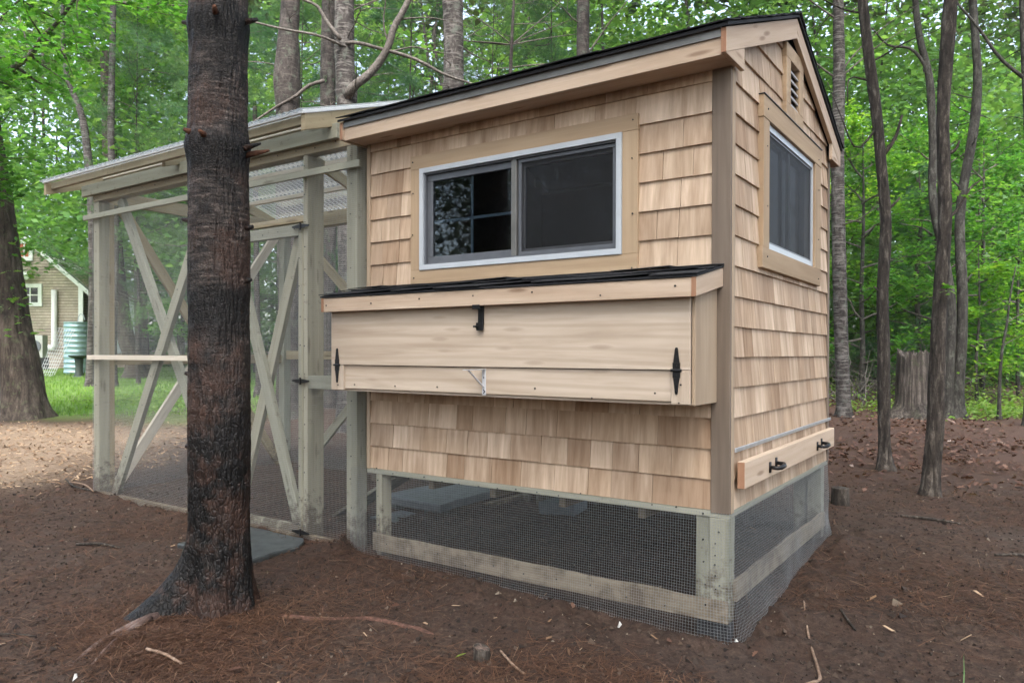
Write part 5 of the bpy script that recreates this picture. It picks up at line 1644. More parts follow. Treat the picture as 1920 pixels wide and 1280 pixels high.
T, Q = tree('oak_tree', 'furrowed dark oak stem closest to the camera on the right', extend(A3, 8), M['bark_oak'], nseg=56, step=.025, rough=.13, furrow=(20, 6), seed=81, nodes=.05)
limb_obj('limbs', T, [[(.51, 4.07, 2.98, .02), (.59, 4.11, 3.02, .014), (.62, 4.13, 3.1, .008)], [(.51, 4.07, 3.55, .02), (.46, 4.04, 3.62, .010)], [(.53, 4.08, 2.42, .018), (.60, 4.12, 2.5, .013), (.72, 4.2, 2.72, .009), (.8, 4.25, 2.78, .004)], [(.49, 4.04, 1.8, .010), (.52, 4.02, 1.86, .005)]], M['bark_oak'], T.location, 7)
C = np.repeat(np.array([(.53, 4.0, 1.86), (.52, 4.0, 1.80), (.60, 4.12, 2.62)]), 4, 0) + rng.normal(0, .035, (12, 3)); V, k = leaf_cloud(C, rng.uniform(.07, .12, 12), oak5, .4, .7)
put('leaf_sprays', np_mesh('leaf_sprays', V - np.array(T.location), k, M['oak_leaf'], rng.uniform(.6, 1, 12)), T, (0, 0, 0))
high_crown(T, Q, 0, 2, .8, 2.)
A4 = [(-.04, 12.15, .0, .13), (-.04, 12.15, .29, .105), (-.03, 12.17, .92, .086), (-.01, 12.2, 2.26, .077), (-.13, 12.12, 3.12, .075), (-.26, 12.04, 3.79, .072), (-.3, 12.02, 4.33, .067), (-.29, 12.03, 4.93, .067), (-.31, 12.02, 5.53, .065), (-.36, 11.99, 6.28, .065), (-.49, 11.91, 6.88, .058), (-.57, 11.86, 7.62, .053), (-.62, 11.83, 8.39, .048)]
T, Q = tree('oak_tree', 'smooth grey stem leaning left, left one of the pair rooted beside the tall stump', extend(A4, 11), M['bark_young'], nseg=30, rough=.05, seed=91, nodes=.05)
limb_obj('limbs', T, [[(-.36, 11.99, 6.2, .04), (-.45, 11.9, 6.5, .033), (-.65, 11.78, 6.75, .028), (-.95, 11.6, 6.8, .02), (-1.2, 11.4, 7.1, .012)], [(-.3, 12.02, 3.4, .018), (-.4, 11.9, 3.5, .012), (-.75, 11.7, 3.6, .006)], [(-.3, 12, 2.75, .016), (-.36, 11.95, 2.86, .008)]] + dead_twigs(Q, 3, 8, 6, (.4, 1.2)), M['bark_young'], T.location, 6)
high_crown(T, Q, 0, 2, 1.0, 1.)
A5 = [(.08, 12.24, -.05, .18), (.08, 12.24, .13, .155), (.10, 12.26, .61, .105), (.15, 12.29, 1.36, .091), (.16, 12.31, 2.26, .086), (.12, 12.3, 3.79, .081), (.17, 12.34, 4.33, .077), (.26, 12.4, 4.93, .077), (.33, 12.46, 5.53, .077), (.36, 12.49, 6.13, .074), (.33, 12.47, 6.88, .067), (.28, 12.45, 7.62, .067), (.25, 12.43, 8.39, .058)]
T, Q = tree('oak_tree', 'smooth grey stem bent right, right one of the pair rooted beside the tall stump', extend(A5, 11), M['bark_young'], nseg=32, rough=.05, seed=101, nodes=.06)
limb_obj('limbs', T, [[(.36, 12.49, 6.3, .02), (.44, 12.54, 6.5, .01)], [(.16, 12.31, 2.5, .025), (.3, 12.4, 2.7, .012)], [(.16, 12.32, 4.2, .02), (-.1, 12.2, 4.5, .012), (-.2, 12.1, 4.6, .006)]] + dead_twigs(Q, 3, 8, 8, (.4, 1.4)), M['bark_young'], T.location, 6)
high_crown(T, Q, 0, 2, 1.0, 3.)
A6 = [(1.14, 11.3, 3.53, .062), (1.1, 11.29, 5.25, .06), (1.06, 11.27, 6.11, .056), (1.03, 11.26, 6.96, .052), (1.01, 11.24, 7.65, .047)]
T, Q = tree('oak_tree', 'thin dark stem leaning into the upper right corner', extend(ground_to(A6), 10), M['bark_young'], nseg=24, rough=.05, seed=111, nodes=.05)
limb_obj('limbs', T, [[(1.06, 11.27, 5.7, .03), (.75, 11.05, 6.0, .026), (.45, 10.85, 6.5, .021), (.1, 10.6, 7.0, .016), (-.15, 10.4, 7.5, .01)], [(1.04, 11.26, 7.0, .025), (.7, 11.0, 7.1, .02), (.3, 10.75, 7.25, .012)]] + dead_twigs(Q, 5, 8, 5, (.4, 1.2)), M['bark_young'], T.location, 6)
high_crown(T, Q, 0, 2, 1.0, 5.)
A7 = [(.73, 12.2, .1, .034), (.73, 12.2, .7, .028), (.74, 12.22, .98, .027), (.77, 12.24, 1.39, .023), (.83, 12.28, 1.79, .021), (.87, 12.32, 2.23, .014), (.95, 12.38, 2.79, .009)]
T, Q = tree('oak_sapling', 'crooked thin sapling among the leaves at the right edge', A7, M['bark_young'], nseg=12, step=.1, rough=.05, seed=121)
limb_obj('limbs', T, [wander((.83, 12.28, 1.8), (.8, .5, .5), .9, .010, 5, .15), wander((.77, 12.24, 1.4), (.8, .5, .35), .9, .010, 5, .15)], M['twig'], T.location, 5)
C = np.repeat(np.array([(1.0, 12.35, 2.1), (1.2, 12.5, 2.3), (1.1, 12.4, 1.7), (1.3, 12.5, 1.85), (.6, 12.1, 1.3), (.9, 12.2, 1.1), (.5, 12.0, .9)]), 16, 0) + rng.normal(0, .2, (112, 3)) * np.array((1, 1, .5)); V, k = leaf_cloud(C, rng.uniform(.1, .16, 112), oak5)
put('crown', np_mesh('crown', V - np.array(T.location), k, M['oak_leaf'], rng.uniform(.3, 1, 112)), T, (0, 0, 0))

# trunks farther off
for lab, pts, mt in (('crooked grey trunk with kinked top above the left end of the run roof', [(-21.67, 7.78, 6.46, .118), (-21.74, 7.74, 7.24, .11), (-21.84, 7.68, 8.03, .1), (-21.92, 7.62, 8.42, .094), (-22.21, 7.43, 9.29, .075), (-22.32, 7.37, 10.07, .063), (-22.35, 7.36, 11.64, .055)], 'bark_pale'),
                     ('straight pale trunk in the leaves above the left end of the run roof', [(-21.1, 8.17, 6.46, .102), (-21.14, 8.14, 7.09, .094), (-21.16, 8.14, 8.11, .094), (-21.15, 8.17, 9.76, .087), (-21.12, 8.2, 11.65, .079)], 'bark_pale'),
                     ('pale thin trunk above the house roof, right one of two', [(-44.47, 16.38, 6.95, .08), (-44.5, 16.4, 12.06, .08), (-44.59, 16.4, 18.06, .06)], 'bark_pale'),
                     ('pale thin trunk above the house roof, left one of two', [(-44.9, 16.1, 6.95, .065), (-44.95, 16.12, 11.46, .065), (-44.98, 16.14, 16.56, .06)], 'bark_pale'),
                     ('dark trunk left of the white shed door seen through the run mesh', [(-25.47, 11.18, .69, .309), (-25.7, 11.03, 1.65, .29), (-25.91, 10.9, 3.19, .27), (-26.1, 10.79, 5.51, .251), (-26.24, 10.72, 8.21, .232), (-26.36, 10.67, 12.07, .212)], 'bark_big'),
                     ('dark trunk right of the white shed door seen through the run mesh', [(-26.19, 11.9, .66, .3), (-26.23, 11.88, 1.66, .24), (-26.27, 11.87, 3.27, .22), (-26.32, 11.86, 5.67, .2), (-26.34, 11.88, 10.47, .18)], 'bark_big'),
                     ('slim grey trunk seen through the left half of the run door', [(-14.14, 8.04, .37, .084), (-14.16, 8.04, 1.53, .071), (-14.2, 8.03, 3.08, .064), (-14.22, 8.03, 4.62, .058), (-14.26, 8.03, 7.2, .052)], 'bark_grey'),
                     ('slim grey trunk seen behind the back post of the run', [(-15.33, 9.66, .42, .086), (-15.35, 9.66, 2.13, .079), (-15.37, 9.66, 4.28, .072), (-15.4, 9.66, 6.42, .072)], 'bark_grey'),
                     ('short young tree on the lawn seen through the run beside the near pine', [(-21.26, 10.43, .33, .086), (-21.25, 10.45, 1.61, .069), (-21.24, 10.46, 2.64, .052), (-21.22, 10.49, 4.01, .034)], 'bark_grey'),
                     ('dark pine trunk seen through the mesh between the run door and the coop', [(-12.02, 8.29, .55, .134), (-12.02, 8.3, 2.01, .122), (-12.02, 8.32, 3.83, .109), (-12.02, 8.34, 5.65, .109)], 'bark_grey')):
    T, Q = tree('tree', lab, ground_to(pts), M[mt], nseg=18, step=.16, rough=.05, seed=len(lab), group=None)
    if 'short young' in lab:
        put('limbs', OAK_L[2], T, (0, 0, .9)); put('crown', OAK_M[2], T, (0, 0, .9))
    elif 'above the house' not in lab:
        limb_obj('limbs', T, dead_twigs(Q, 2.5, 7, 6), M['twig'], T.location, 5)
        put('crown', HI_M[1 if 'grey trunk' in lab or 'pine' in lab else 0], T, Vector(Q[-1][:3]) - T.location - Vector((0, 0, 1.0)), len(lab), 1.2)

# young oaks with bright leaves along the edge of the clearing, and young pines: each a tree of its own
def young(name, label, group, x, y, kind, i, sc, rot):
    T = empty(name, (x, y, hz(x, y) - .02), label, 'tree', group)
    LL, MM = (OAK_L, OAK_M) if kind == 'oak' else (PIN_L, PIN_M)
    H = {'oak': (6.3, 7.4, 3.8), 'pine': (10., 5.0, 12.6)}[kind][i] * sc
    key = (kind, i)
    if key not in STEM:
        P, Q = trunk_grid([(0, 0, -.1, .075), (.03, .02, 1.0, .06), (-.03, .05, 2.5, .05), (.04, 0, 4.0, .035), (0, .02, H / sc, .008)] if H / sc > 4.2 else [(0, 0, -.1, .045), (.03, .02, 1.0, .036), (-.03, .05, 2.2, .026), (0, .02, H / sc, .006)], nseg=12, step=.15, rough=.05)
        STEM[key] = grid_mesh('trunk', P, closed_u=True, mat=M['bark_young' if kind == 'oak' else 'bark_grey'])
    put('trunk', STEM[key], T, (0, 0, 0), rot, sc); put('limbs', LL[i], T, (0, 0, 0), rot, sc); put('crown', MM[i], T, (0, 0, 0), rot, sc)
    return T
STEM = {}
def at(s, l): return 1.09 + s * FW[0] + l * RT[0], -3.32 + s * FW[1] + l * RT[1]
for s_, l_, i, sc in ((17.5, 8.2, 0, 1.0), (18.5, 10.5, 1, 1.0), (20, 12.6, 0, 1.1), (17.2, 11.7, 2, 1.1), (21, 8.6, 1, 1.1), (22.5, 11.0, 0, 1.2), (19.3, 6.2, 1, 1.1), (24, 15, 1, 1.2), (16.0, 10.0, 2, .9), (22, 14.6, 2, 1.3), (25, 8, 0, 1.3), (26, 12.5, 1, 1.3), (21, 4.5, 0, 1.1), (26, 17.5, 0, 1.2), (19, 2.2, 1, 1.15), (23, 3.0, 0, 1.3), (24, 6, 1, 1.3)):
    x, y = at(s_, l_)
    young('young_oak', 'young oak with bright green lobed leaves at the edge of the wood', 'young oaks behind the clearing', x, y, 'oak', i, sc, s_ * 3.1 + l_)
for s_, l_, i, sc in ((16.5, -2.2, 0, 1.0), (18, -5.0, 2, 1.0), (17, .9, 0, 1.0), (20, -8.2, 0, 1.1), (23, -11.5, 2, 1.0), (21, -.5, 2, 1.0), (24, -4.0, 0, 1.1), (22.5, 9.8, 1, 1.4), (20, 10.9, 1, 1.2), (24, 13, 1, 1.5), (30, -15, 2, 1.1), (36, -18, 2, 1.1), (47, -28, 2, 1.15), (47, -33, 0, 1.3), (46, -22.5, 2, 1.15), (38, -12, 2, 1.1), (20.5, 7.6, 1, 1.2), (26, -10, 0, 1.2), (28, -12.5, 2, 1.0), (29, -9, 2, 1.1), (32, -11, 0, 1.3), (34, -14.5, 2, 1.1), (27, -6.5, 2, 1.0), (31, -6, 0, 1.3), (41, -17, 2, 1.2), (44, -25, 2, 1.2), (43, -30, 2, 1.2), (26, -.5, 2, 1.1), (29, -3, 0, 1.3), (28, 2, 2, 1.1)):
    x, y = at(s_, l_)
    young('young_pine', 'young white pine with soft feathery needles in the wood behind the run', 'young pines in the wood', x, y, 'pine', i, sc, s_ * 2.3 + l_)


# the far-off wood that closes the view, and the one behind the photographer
def far_wood(n, s0, s1, half, zmax, seed_dens):
    s = s0 + (s1 - s0) * rng.random(n); l = s * rng.uniform(-half, half, n)
    z = rng.random(n) ** 1.15 * zmax
    x = 1.09 + s * FW[0] + l * RT[0]; y = -3.32 + s * FW[1] + l * RT[1]
    dn = fbm(x * .33, y * .33, z * .42, octv=3)
    e = z / s                                                   # thinner towards the tree tops
    kp = (dn + rng.normal(0, .22, n) > seed_dens + .55 * smooth(np.where(l < 2, .22, .34), np.where(l < 2, .44, .56), e) - .35 * (1 - smooth(.02, .14, e)))
    lawn = (s > 13) & (s < 38) & (l < -4 - .12 * s) & (z < 4.5 + 2.5 * vnoise(x * .2, y * .2))
    return x[kp & ~lawn], y[kp & ~lawn], z[kp & ~lawn], dn[kp & ~lawn], s[kp & ~lawn]
x, y, z, dn, s = far_wood(600000, 22, 48, .80, 25, -.26)
N = len(x)
C = np.stack([x, y, hbase(x, y) + z], -1)
V, k = leaf_cloud(C, rng.uniform(.18, .34, N) * (.6 + s / 60), dia, .2, .6, .2)
stuff('woodland', V, k, M['far_leaf'], np.clip(.5 + .45 * dn + rng.normal(0, .12, N), 0, 1))
print('woodland leaves', N)
# its trunks, too many and too veiled to count
mb = MB()
for i in range(80):
    s_ = rng.uniform(24, 50); l_ = s_ * rng.uniform(-.8, .8)
    if s_ < 40 and l_ < -4 - .12 * s_: continue
    x, y = at(s_, l_); r = rng.uniform(.05, .15)
    mb.tube([(x, y, 0), (x + rng.normal(0, .2), y + rng.normal(0, .2), 5), (x + rng.normal(0, .4), y + rng.normal(0, .4), 12), (x + rng.normal(0, .8), y, 20)], [r, r * .85, r * .6, r * .2], 8)
o = obj('woodland_trunks', mb, M['bark_grey'], shade=True, kind='stuff')

FB = []
for n, a0, a1, r0, r1, z1, s0, s1, thr in ((85000, 0, 2 * PI, 17, 34, 18, .26, .42, -.5), (330000, R(214), R(262), 15, 27, 13, .085, .14, -.22)):
    a = rng.uniform(a0, a1, n); rr_ = rng.uniform(r0, r1, n)
    x = 1.09 + np.cos(a) * rr_; y = -3.32 + np.sin(a) * rr_; z = rng.random(n) * z1 + .3
    s, l = clearing(x, y)
    dn = fbm(x * .45, y * .45, z * .45, octv=4)
    kp = ((s < -2) | (np.abs(l) > .9 * np.maximum(s, 0) + 5)) & (dn + rng.normal(0, .2, n) > thr + .5 * smooth(8, 15, z))
    C = np.stack([x, y, z], -1)[kp]
    V, k = leaf_cloud(C, rng.uniform(s0, s1, len(C)), dia, .2, .6, .2)
    FB.append((V, dn[kp]))
stuff('forest', np.concatenate([q[0] for q in FB]), k, M['greyed_leaf'], np.clip(.5 + .4 * np.concatenate([q[1] for q in FB]), 0, 1))
mb = MB()
for i in range(26):
    aa = rng.uniform(0, PI); x, y = 1.09 + math.cos(aa + 3.75) * rng.uniform(9, 20), -3.32 + math.sin(aa + 3.75) * rng.uniform(9, 20)
    s_, l_ = clearing(x, y)
    if s_ > -3: continue
    r = rng.uniform(.1, .25); mb.tube([(x, y, -.1), (x, y, 6), (x + .3, y, 16)], [r, r * .8, r * .3], 8)
if mb.v: obj('forest_trunks', mb, M['bark_grey'], shade=True, kind='stuff')

# the misty air of a damp wood
hm, hn, hl, hp0 = newmat('mist')
hn.remove(hp0)
pv = hn.new('ShaderNodeVolumePrincipled'); pv.inputs['Density'].default_value = HAZE
pv.inputs['Color'].default_value = (0.93, 0.96, 0.97, 1); pv.inputs['Anisotropy'].default_value = 0.2
hl.new(pv.outputs[0], hn['Material Output'].inputs['Volume'])
obj('haze', MB().box(-72, 60, -50, 75, -1.6, 31), hm, kind='stuff')

# leaf layer added overhead to shade the clearing, left open above the run
n = 90000
x = rng.uniform(-16, 14, n); y = rng.uniform(-17, 12, n); z = rng.uniform(9.5, 15, n)
dn = fbm(x * .28, y * .28, z * .2, octv=3)
kp = (dn + rng.normal(0, .25, n) > .12) & ~((x < -2.6) & (np.abs(y - 1.0) < 5) & (x > -14))
C = np.stack([x, y, z], -1)[kp]
V, k = leaf_cloud(C, rng.uniform(.2, .36, len(C)), dia, .2, .5, .2)
stuff('shade_canopy', V, k, M['greyed_leaf'], np.clip(.5 + .4 * dn[kp], 0, 1))

n = 75000  # high leaf layer added to darken the wood below it
s = rng.uniform(13, 52, n); l = s * rng.uniform(-.9, .9, n); z = rng.uniform(17, 24, n)
x, y = at(s, l)
dn = fbm(x * .2, y * .2, z * .1, octv=3)
kp = (dn + rng.normal(0, .25, n) > .22) & ~((l < -2) & (s < 34) & (l > -.62 * s))
C = np.stack([x, y, z], -1)[kp]
V, k = leaf_cloud(C, rng.uniform(.5, .85, len(C)), dia, .2, .5, .2)
stuff('far_shade_canopy', V, k, M['greyed_leaf'], np.clip(.5 + .4 * dn[kp], 0, 1))

# grey dead brush between the stems on the right
LB = []
for i in range(75):
    x, y = at(rng.uniform(15.5, 18.5), rng.uniform(6.2, 9.8))
    a = rng.uniform(0, 2 * PI)
    lb = wander((x, y, hz(x, y) - .02), (math.cos(a) * .8, math.sin(a) * .8, rng.uniform(.3, 1.3)), rng.uniform(.8, 2.4), .014, 7, .2, -.02); LB.append(lb)
    for j in range(3):
        u = rng.integers(2, 6); LB.append(wander(lb[u][:3], rng.normal(0, 1, 3) + np.array((0, 0, .3)), rng.uniform(.3, .9), lb[u][3] * .6, 4, .25))
mb = MB()
for q in LB: mb.tube([v[:3] for v in q], [max(.003, v[3]) for v in q], 5, cap=False)
obj('brush', mb, M['twig'], shade=True, kind='stuff')


# ================================================================== stumps, stones, sticks
def hg(x, y): return float(hfull(np.array(float(x)), np.array(float(y))))


def stump_mesh(x, y, r, h, flare, seed, jag, nseg=64, rows=26):
    z0 = hg(x, y) - .06
    A = np.repeat(np.linspace(0, 2 * PI, nseg, endpoint=False)[None], rows, 0)
    T = np.repeat(np.linspace(0, 1, rows)[:, None], nseg, 1)
    top = h * (1 - jag * .5 + jag * .6 * vnoise(np.cos(A) * 3.2 + seed, np.sin(A) * 3.2) + jag * .35 * vnoise(np.cos(A) * 14 + seed, np.sin(A) * 14))
    Z = z0 + T * (top + .06)
    rr = r * (1 + .08 * (1 - np.abs(fbm(np.cos(A) * 9 + seed, np.sin(A) * 9, Z * .8, octv=3)))) * (1 - .12 * T) + flare * np.clip(1 - T * 3.2, 0, 1) ** 2 * (1 + .5 * np.cos(A * 4 + seed))
    P = np.stack([x + rr * np.cos(A), y + rr * np.sin(A), Z], -1)
    inn = P[-1:].copy(); inn[..., 0] = x + (inn[..., 0] - x) * .72; inn[..., 1] = y + (inn[..., 1] - y) * .72; inn[..., 2] -= h * jag * .25
    low = inn.copy(); low[..., 0] = x + (low[..., 0] - x) * .05; low[..., 1] = y + (low[..., 1] - y) * .05; low[..., 2] = low[..., 2].mean() - h * jag * .5
    return np.concatenate([P, inn, low], 0)


def stump(name, label, x, y, r, h, flare, seed, jag, mat, **kw):
    P = stump_mesh(x, y, r, h, flare, seed, jag, **kw)
    og = np.array((x, y, hg(x, y)))
    me = grid_mesh(name, P - og, closed_u=True, mat=mat)
    o = bpy.data.objects.new(name, me); COL.objects.link(o); o.location = og
    return tag(o, label, 'stump')


stump('tree_stump', 'tall grey rotten stump with a jagged top between the oak stems', -.553, 11.754, .285, 1.24, .26, 3.3, .14, M['snag'], nseg=90, rows=40)
stump('tree_stump', 'short dark cut stump just behind the back corner of the coop', -.10, 2.98, .068, .135, .012, 1.7, .02, M['bark_oak'])
P = stump_mesh(-.77, -.83, .036, .058, .012, 2.2, .03, 40, 14)
P[-3:, :, 2] += (P[-3:, :, 0] + .77) * -.25 + (P[-3:, :, 1] + .83) * -.1
og = np.array((-.77, -.83, hg(-.77, -.83)))
o = bpy.data.objects.new('cut_stub', grid_mesh('cut_stub', P - og, closed_u=True, mat=M['bark_oak'])); COL.objects.link(o); o.location = og
tag(o, 'small sawn off sapling stub in the dirt in front of the coop', 'stump')
c = MB().lathe([(.0335, .0), (.033, .003)], 28, -.771, -.831)
c.v = [(a, b, og[2] + .0535 + z - (a + .77) * .25 - (b + .83) * .1) for a, b, z in c.v]
M['cut'] = bark('sawn wood face', (.09, .06, .045), (.17, .125, .10), (.26, .20, .16), None, vs=(40, 40, 6), bump=.3)
obj('cut_face', c, M['cut'], o)


def ground_stick(name, label, pts, mat, cat='stick', n=7, lift=0.6):
    q = spline([(x, y, hg(x, y) + r * lift + dz, r) for x, y, dz, r in pts], max(8, len(pts) * 4))
    mb = MB().tube([tuple(v[:3]) for v in q], [v[3] * (1 + .15 * math.sin(i * 2.3)) for i, v in enumerate(q)], n)
    return tag(obj(name, mb, mat, shade=True), label, cat)


M['twig_pale'] = bark('pale peeled twig', (.14, .085, .055), (.27, .185, .13), (.40, .31, .24), None, vs=(30, 30, 30), bump=.3)
ground_stick('twig', 'long thin pale twig with a hooked end lying in the dirt at the lower right', [(.201, .52, .03, .004), (.278, .268, .008, .005), (.349, .052, .003, .006), (.403, -.113, .003, .0065), (.43, -.205, .004, .007), (.415, -.29, .003, .008), (.40, -.36, .002, .009), (.405, -.45, .001, .008)], M['twig_pale'])
ground_stick('twig', 'short dark curved twig right of the long pale one', [(.361, .575, .004, .005), (.415, .455, .006, .006), (.459, .386, .003, .005)], M['bark_oak'])
ground_stick('splinter', 'pale splintered root beside the small sawn off stub', [(-.735, -.745, .012, .005), (-.67, -.79, .012, .005), (-.60, -.835, .006, .006), (-.53, -.87, .002, .004)], M['twig_pale'], 'root')
ground_stick('twig', 'bent twig by the far left foot of the run, longer one of two', [(-6.45, .13, .01, .007), (-5.95, -.02, .03, .008), (-5.50, -.06, .02, .006)], M['bark_oak'])
ground_stick('twig', 'bent twig by the far left foot of the run, shorter one of two', [(-6.2, .05, .02, .006), (-5.9, .03, .05, .006), (-5.52, -.07, .02, .006)], M['twig_pale'])
for p, lab in (([(-2.75, -2.0, .006, .004), (-2.62, -1.86, .008, .004), (-2.5, -1.8, .003, .003)], 'thin dark stick in the needles left of the near pine root'),
               ([(-3.95, -.95, .004, .008), (-3.78, -.86, .006, .009), (-3.66, -.82, .003, .006)], 'dark bark strip on the dirt left of the near pine'),
               ([(.95, 2.0, .004, .008), (1.1, 2.12, .012, .009), (1.32, 2.2, .004, .006)], 'dark stick on the dirt near the right edge'),
               ([(.35, 2.75, .004, .009), (.52, 2.8, .01, .010), (.72, 2.84, .004, .006)], 'dark stick behind the gable end of the coop'),
               ([(-1.93, -1.62, .02, .006), (-1.82, -1.60, .018, .007), (-1.72, -1.59, .012, .005)], 'pale broken stick on the needles at the foot of the near pine')):
    ground_stick('stick', lab, p, M['twig_pale'] if 'pale' in lab else M['bark_oak'])
# pale scraps on the dirt: a green leaf, a grass blade and torn bits by the wire
x, y = -.859, -.862
V, k = shapes(np.array([(x, y, hg(x, y) + .012)]), np.array([(.6, .75, .25)]), np.array([(-.78, .62, 0.)]), np.array([(-.1, -.2, 1.)]), [.045], [(-.6, 0), (-.2, .17), (.25, .16), (.6, 0), (.25, -.16), (-.2, -.17)], .2)
o = bpy.data.objects.new('green_leaf', np_mesh('green_leaf', V, k, M['oak_leaf'], [1.0])); COL.objects.link(o); tag(o, 'single fresh green leaf on the dirt left of the small sawn stub', 'leaf')
x, y = .905, .0
mb = MB().add([(x - .003, y, hg(x, y) - .01), (x + .003, y, hg(x, y) - .01), (x + .002, y + .05, hg(x, y) + .06), (x - .002, y + .05, hg(x, y) + .06), (x - .004, y + .08, hg(x, y) + .13)], [(0, 1, 2, 3), (3, 2, 4)])
M['blade'] = plain('green blade', (.06, .14, .03), .5)
tag(obj('grass_blade', mb, M['blade']), 'single upright green grass blade at the lower right', 'plant')
M['paper'] = plain('pale scrap', (.5, .5, .47), .8)
for (x, y), lab in (((.055, -.075), 'white torn scrap in front of the corner post of the coop'), ((-.43, -.235), 'white splinter standing in the dirt in front of the wire base'), ((-1.945, -1.90), 'white dead leaf on the dirt at the lower left')):
    z = hg(x, y); s_ = .010
    mb = MB().add([(x - s_, y, z + .004), (x + s_ * .4, y - s_, z + .008), (x + s_, y + s_ * .6, z + .02), (x - s_ * .2, y + s_, z + .03), (x, y, z + .034)], [(0, 1, 4), (1, 2, 4), (2, 3, 4), (3, 0, 4), (0, 3, 2, 1)])
    tag(obj('scrap', mb, M['paper']), lab, 'scrap')


# stones and boards at the run
def slab(name, label, corners, z, th, mat, cat='flagstone', seed=0):
    pts = []
    for i in range(len(corners)):
        a, b = np.array(corners[i]), np.array(corners[(i + 1) % len(corners)])
        for t in np.linspace(0, 1, 9)[:-1]:
            q = a + (b - a) * t; nrm = np.array((b[1] - a[1], a[0] - b[0])) / np.linalg.norm(b - a)
            pts.append(tuple(q + nrm * (.012 * float(fbm(np.array(q[0] * 9 + seed), np.array(q[1] * 9), octv=2)))))
    n = len(pts); c = np.mean(pts, 0)
    def shr(k): return [(c[0] + (p[0] - c[0]) * k, c[1] + (p[1] - c[1]) * k) for p in pts]
    vs = [(*p, z - th) for p in shr(.985)] + [(*p, z - .010 + .004 * math.sin(i * 2.1)) for i, p in enumerate(pts)] + [(*p, z) for p in shr(.985)]
    fs = [tuple(range(n))[::-1], tuple(range(2 * n, 3 * n))]
    for r_ in (0, 1): fs += [(r_ * n + i, r_ * n + (i + 1) % n, (r_ + 1) * n + (i + 1) % n, (r_ + 1) * n + i) for i in range(n)]
    return tag(obj(name, MB().add(vs, fs), mat), label, cat)
slab('doorstep', 'dark slate slab lying as a doorstep before the run door', [(-3.38, -.60), (-2.68, -.585), (-2.69, -.20), (-2.82, -.05), (-3.40, -.045)], .052, .07, M['slate'], 'doorstep', 1)
slab('flagstone', 'thick pale grey flagstone raised above the dirt under the coop beside the run', [(-3.17, 1.02), (-2.52, .98), (-2.55, 1.74), (-3.12, 1.80)], .135, .06, M['slate_pale'], 'flagstone', 2)
for x, y, lb_ in ((-3.05, 1.12, 'dark block under the front left corner of the raised flagstone'), (-2.65, 1.10, 'dark block under the front right corner of the raised flagstone'), (-2.85, 1.65, 'dark block under the back edge of the raised flagstone')):
    tag(obj('brick', MB().box(x - .05, x + .05, y - .1, y + .1, -.02, .0745), M['slate'], bevel=.006), lb_, 'block')
slab('flagstone', 'small dark flagstone half hidden below the raised pale one', [(-2.98, .72), (-2.66, .70), (-2.62, 1.0), (-2.95, 1.02)], .035, .05, M['slate_pale'], 'flagstone', 3)
slab('flagstone', 'thin grey flagstone seen under the middle of the coop floor', [(-2.05, 1.62), (-1.75, 1.66), (-1.78, 1.92), (-2.02, 1.93)], .11, .13, M['slate_pale'], 'flagstone', 4)
tag(board('plank', (-2.605, .668, .02), (-2.592, 1.0, .024), .02, .05, M['treated_tan'], None, (0, 0, 1)), 'short pale plank end on the dirt under the coop', 'plank')
tag(board('plank', (-2.5, 1.5, .045), (-2.44, 2.15, .05), .03, .06, M['treated_tan'], None, (0, 0, 1)), 'long pale plank on the dirt behind the raised flagstone', 'plank')


# ================================================================== the house and the things on the lawn
AX = math.atan2(RT[1], RT[0])
HS = 37.0
def hp(s, l, z): return Vector((1.09 + s * FW[0] + l * RT[0], -3.32 + s * FW[1] + l * RT[1], z))
class Face:
    """mesh pieces in house axes: l across, s into the picture, z up"""
    def __init__(f, parent): f.p = parent
    def box(f, name, l0, l1, s0, s1, z0, z1, mat, parent=None, kindmb=None):
        mb = MB().box(l0, l1, s0, s1, z0, z1) if kindmb is None else kindmb
        return f.emit(name, mb, mat, parent)
    def emit(f, name, mb, mat, parent=None, shade=False):
        v = np.array(mb.v, float); v[:, 0] -= .62 * np.maximum(0, v[:, 1] - 37.2) * (v[:, 1] > 39); c = (v.min(0) + v.max(0)) / 2
        me = bpy.data.meshes.new(name); me.from_pydata([tuple(q) for q in v - c], [], mb.f); me.materials.append(mat)
        bm = bmesh.new(); bm.from_mesh(me); bmesh.ops.recalc_face_normals(bm, faces=bm.faces); bm.to_mesh(me); bm.free()
        if shade: smooth_mesh(me)
        o = bpy.data.objects.new(name, me); COL.objects.link(o)
        if parent is None:
            o.parent = f.p; o.rotation_euler = (0, 0, AX); o.location = hp(c[1], c[0], c[2]) - f.p.location
        else:
            o.parent = parent; d = parent['_c']; o.location = (c[0] - d[0], c[1] - d[1], c[2] - d[2])
        o['_c'] = [float(q) for q in c]
        return o


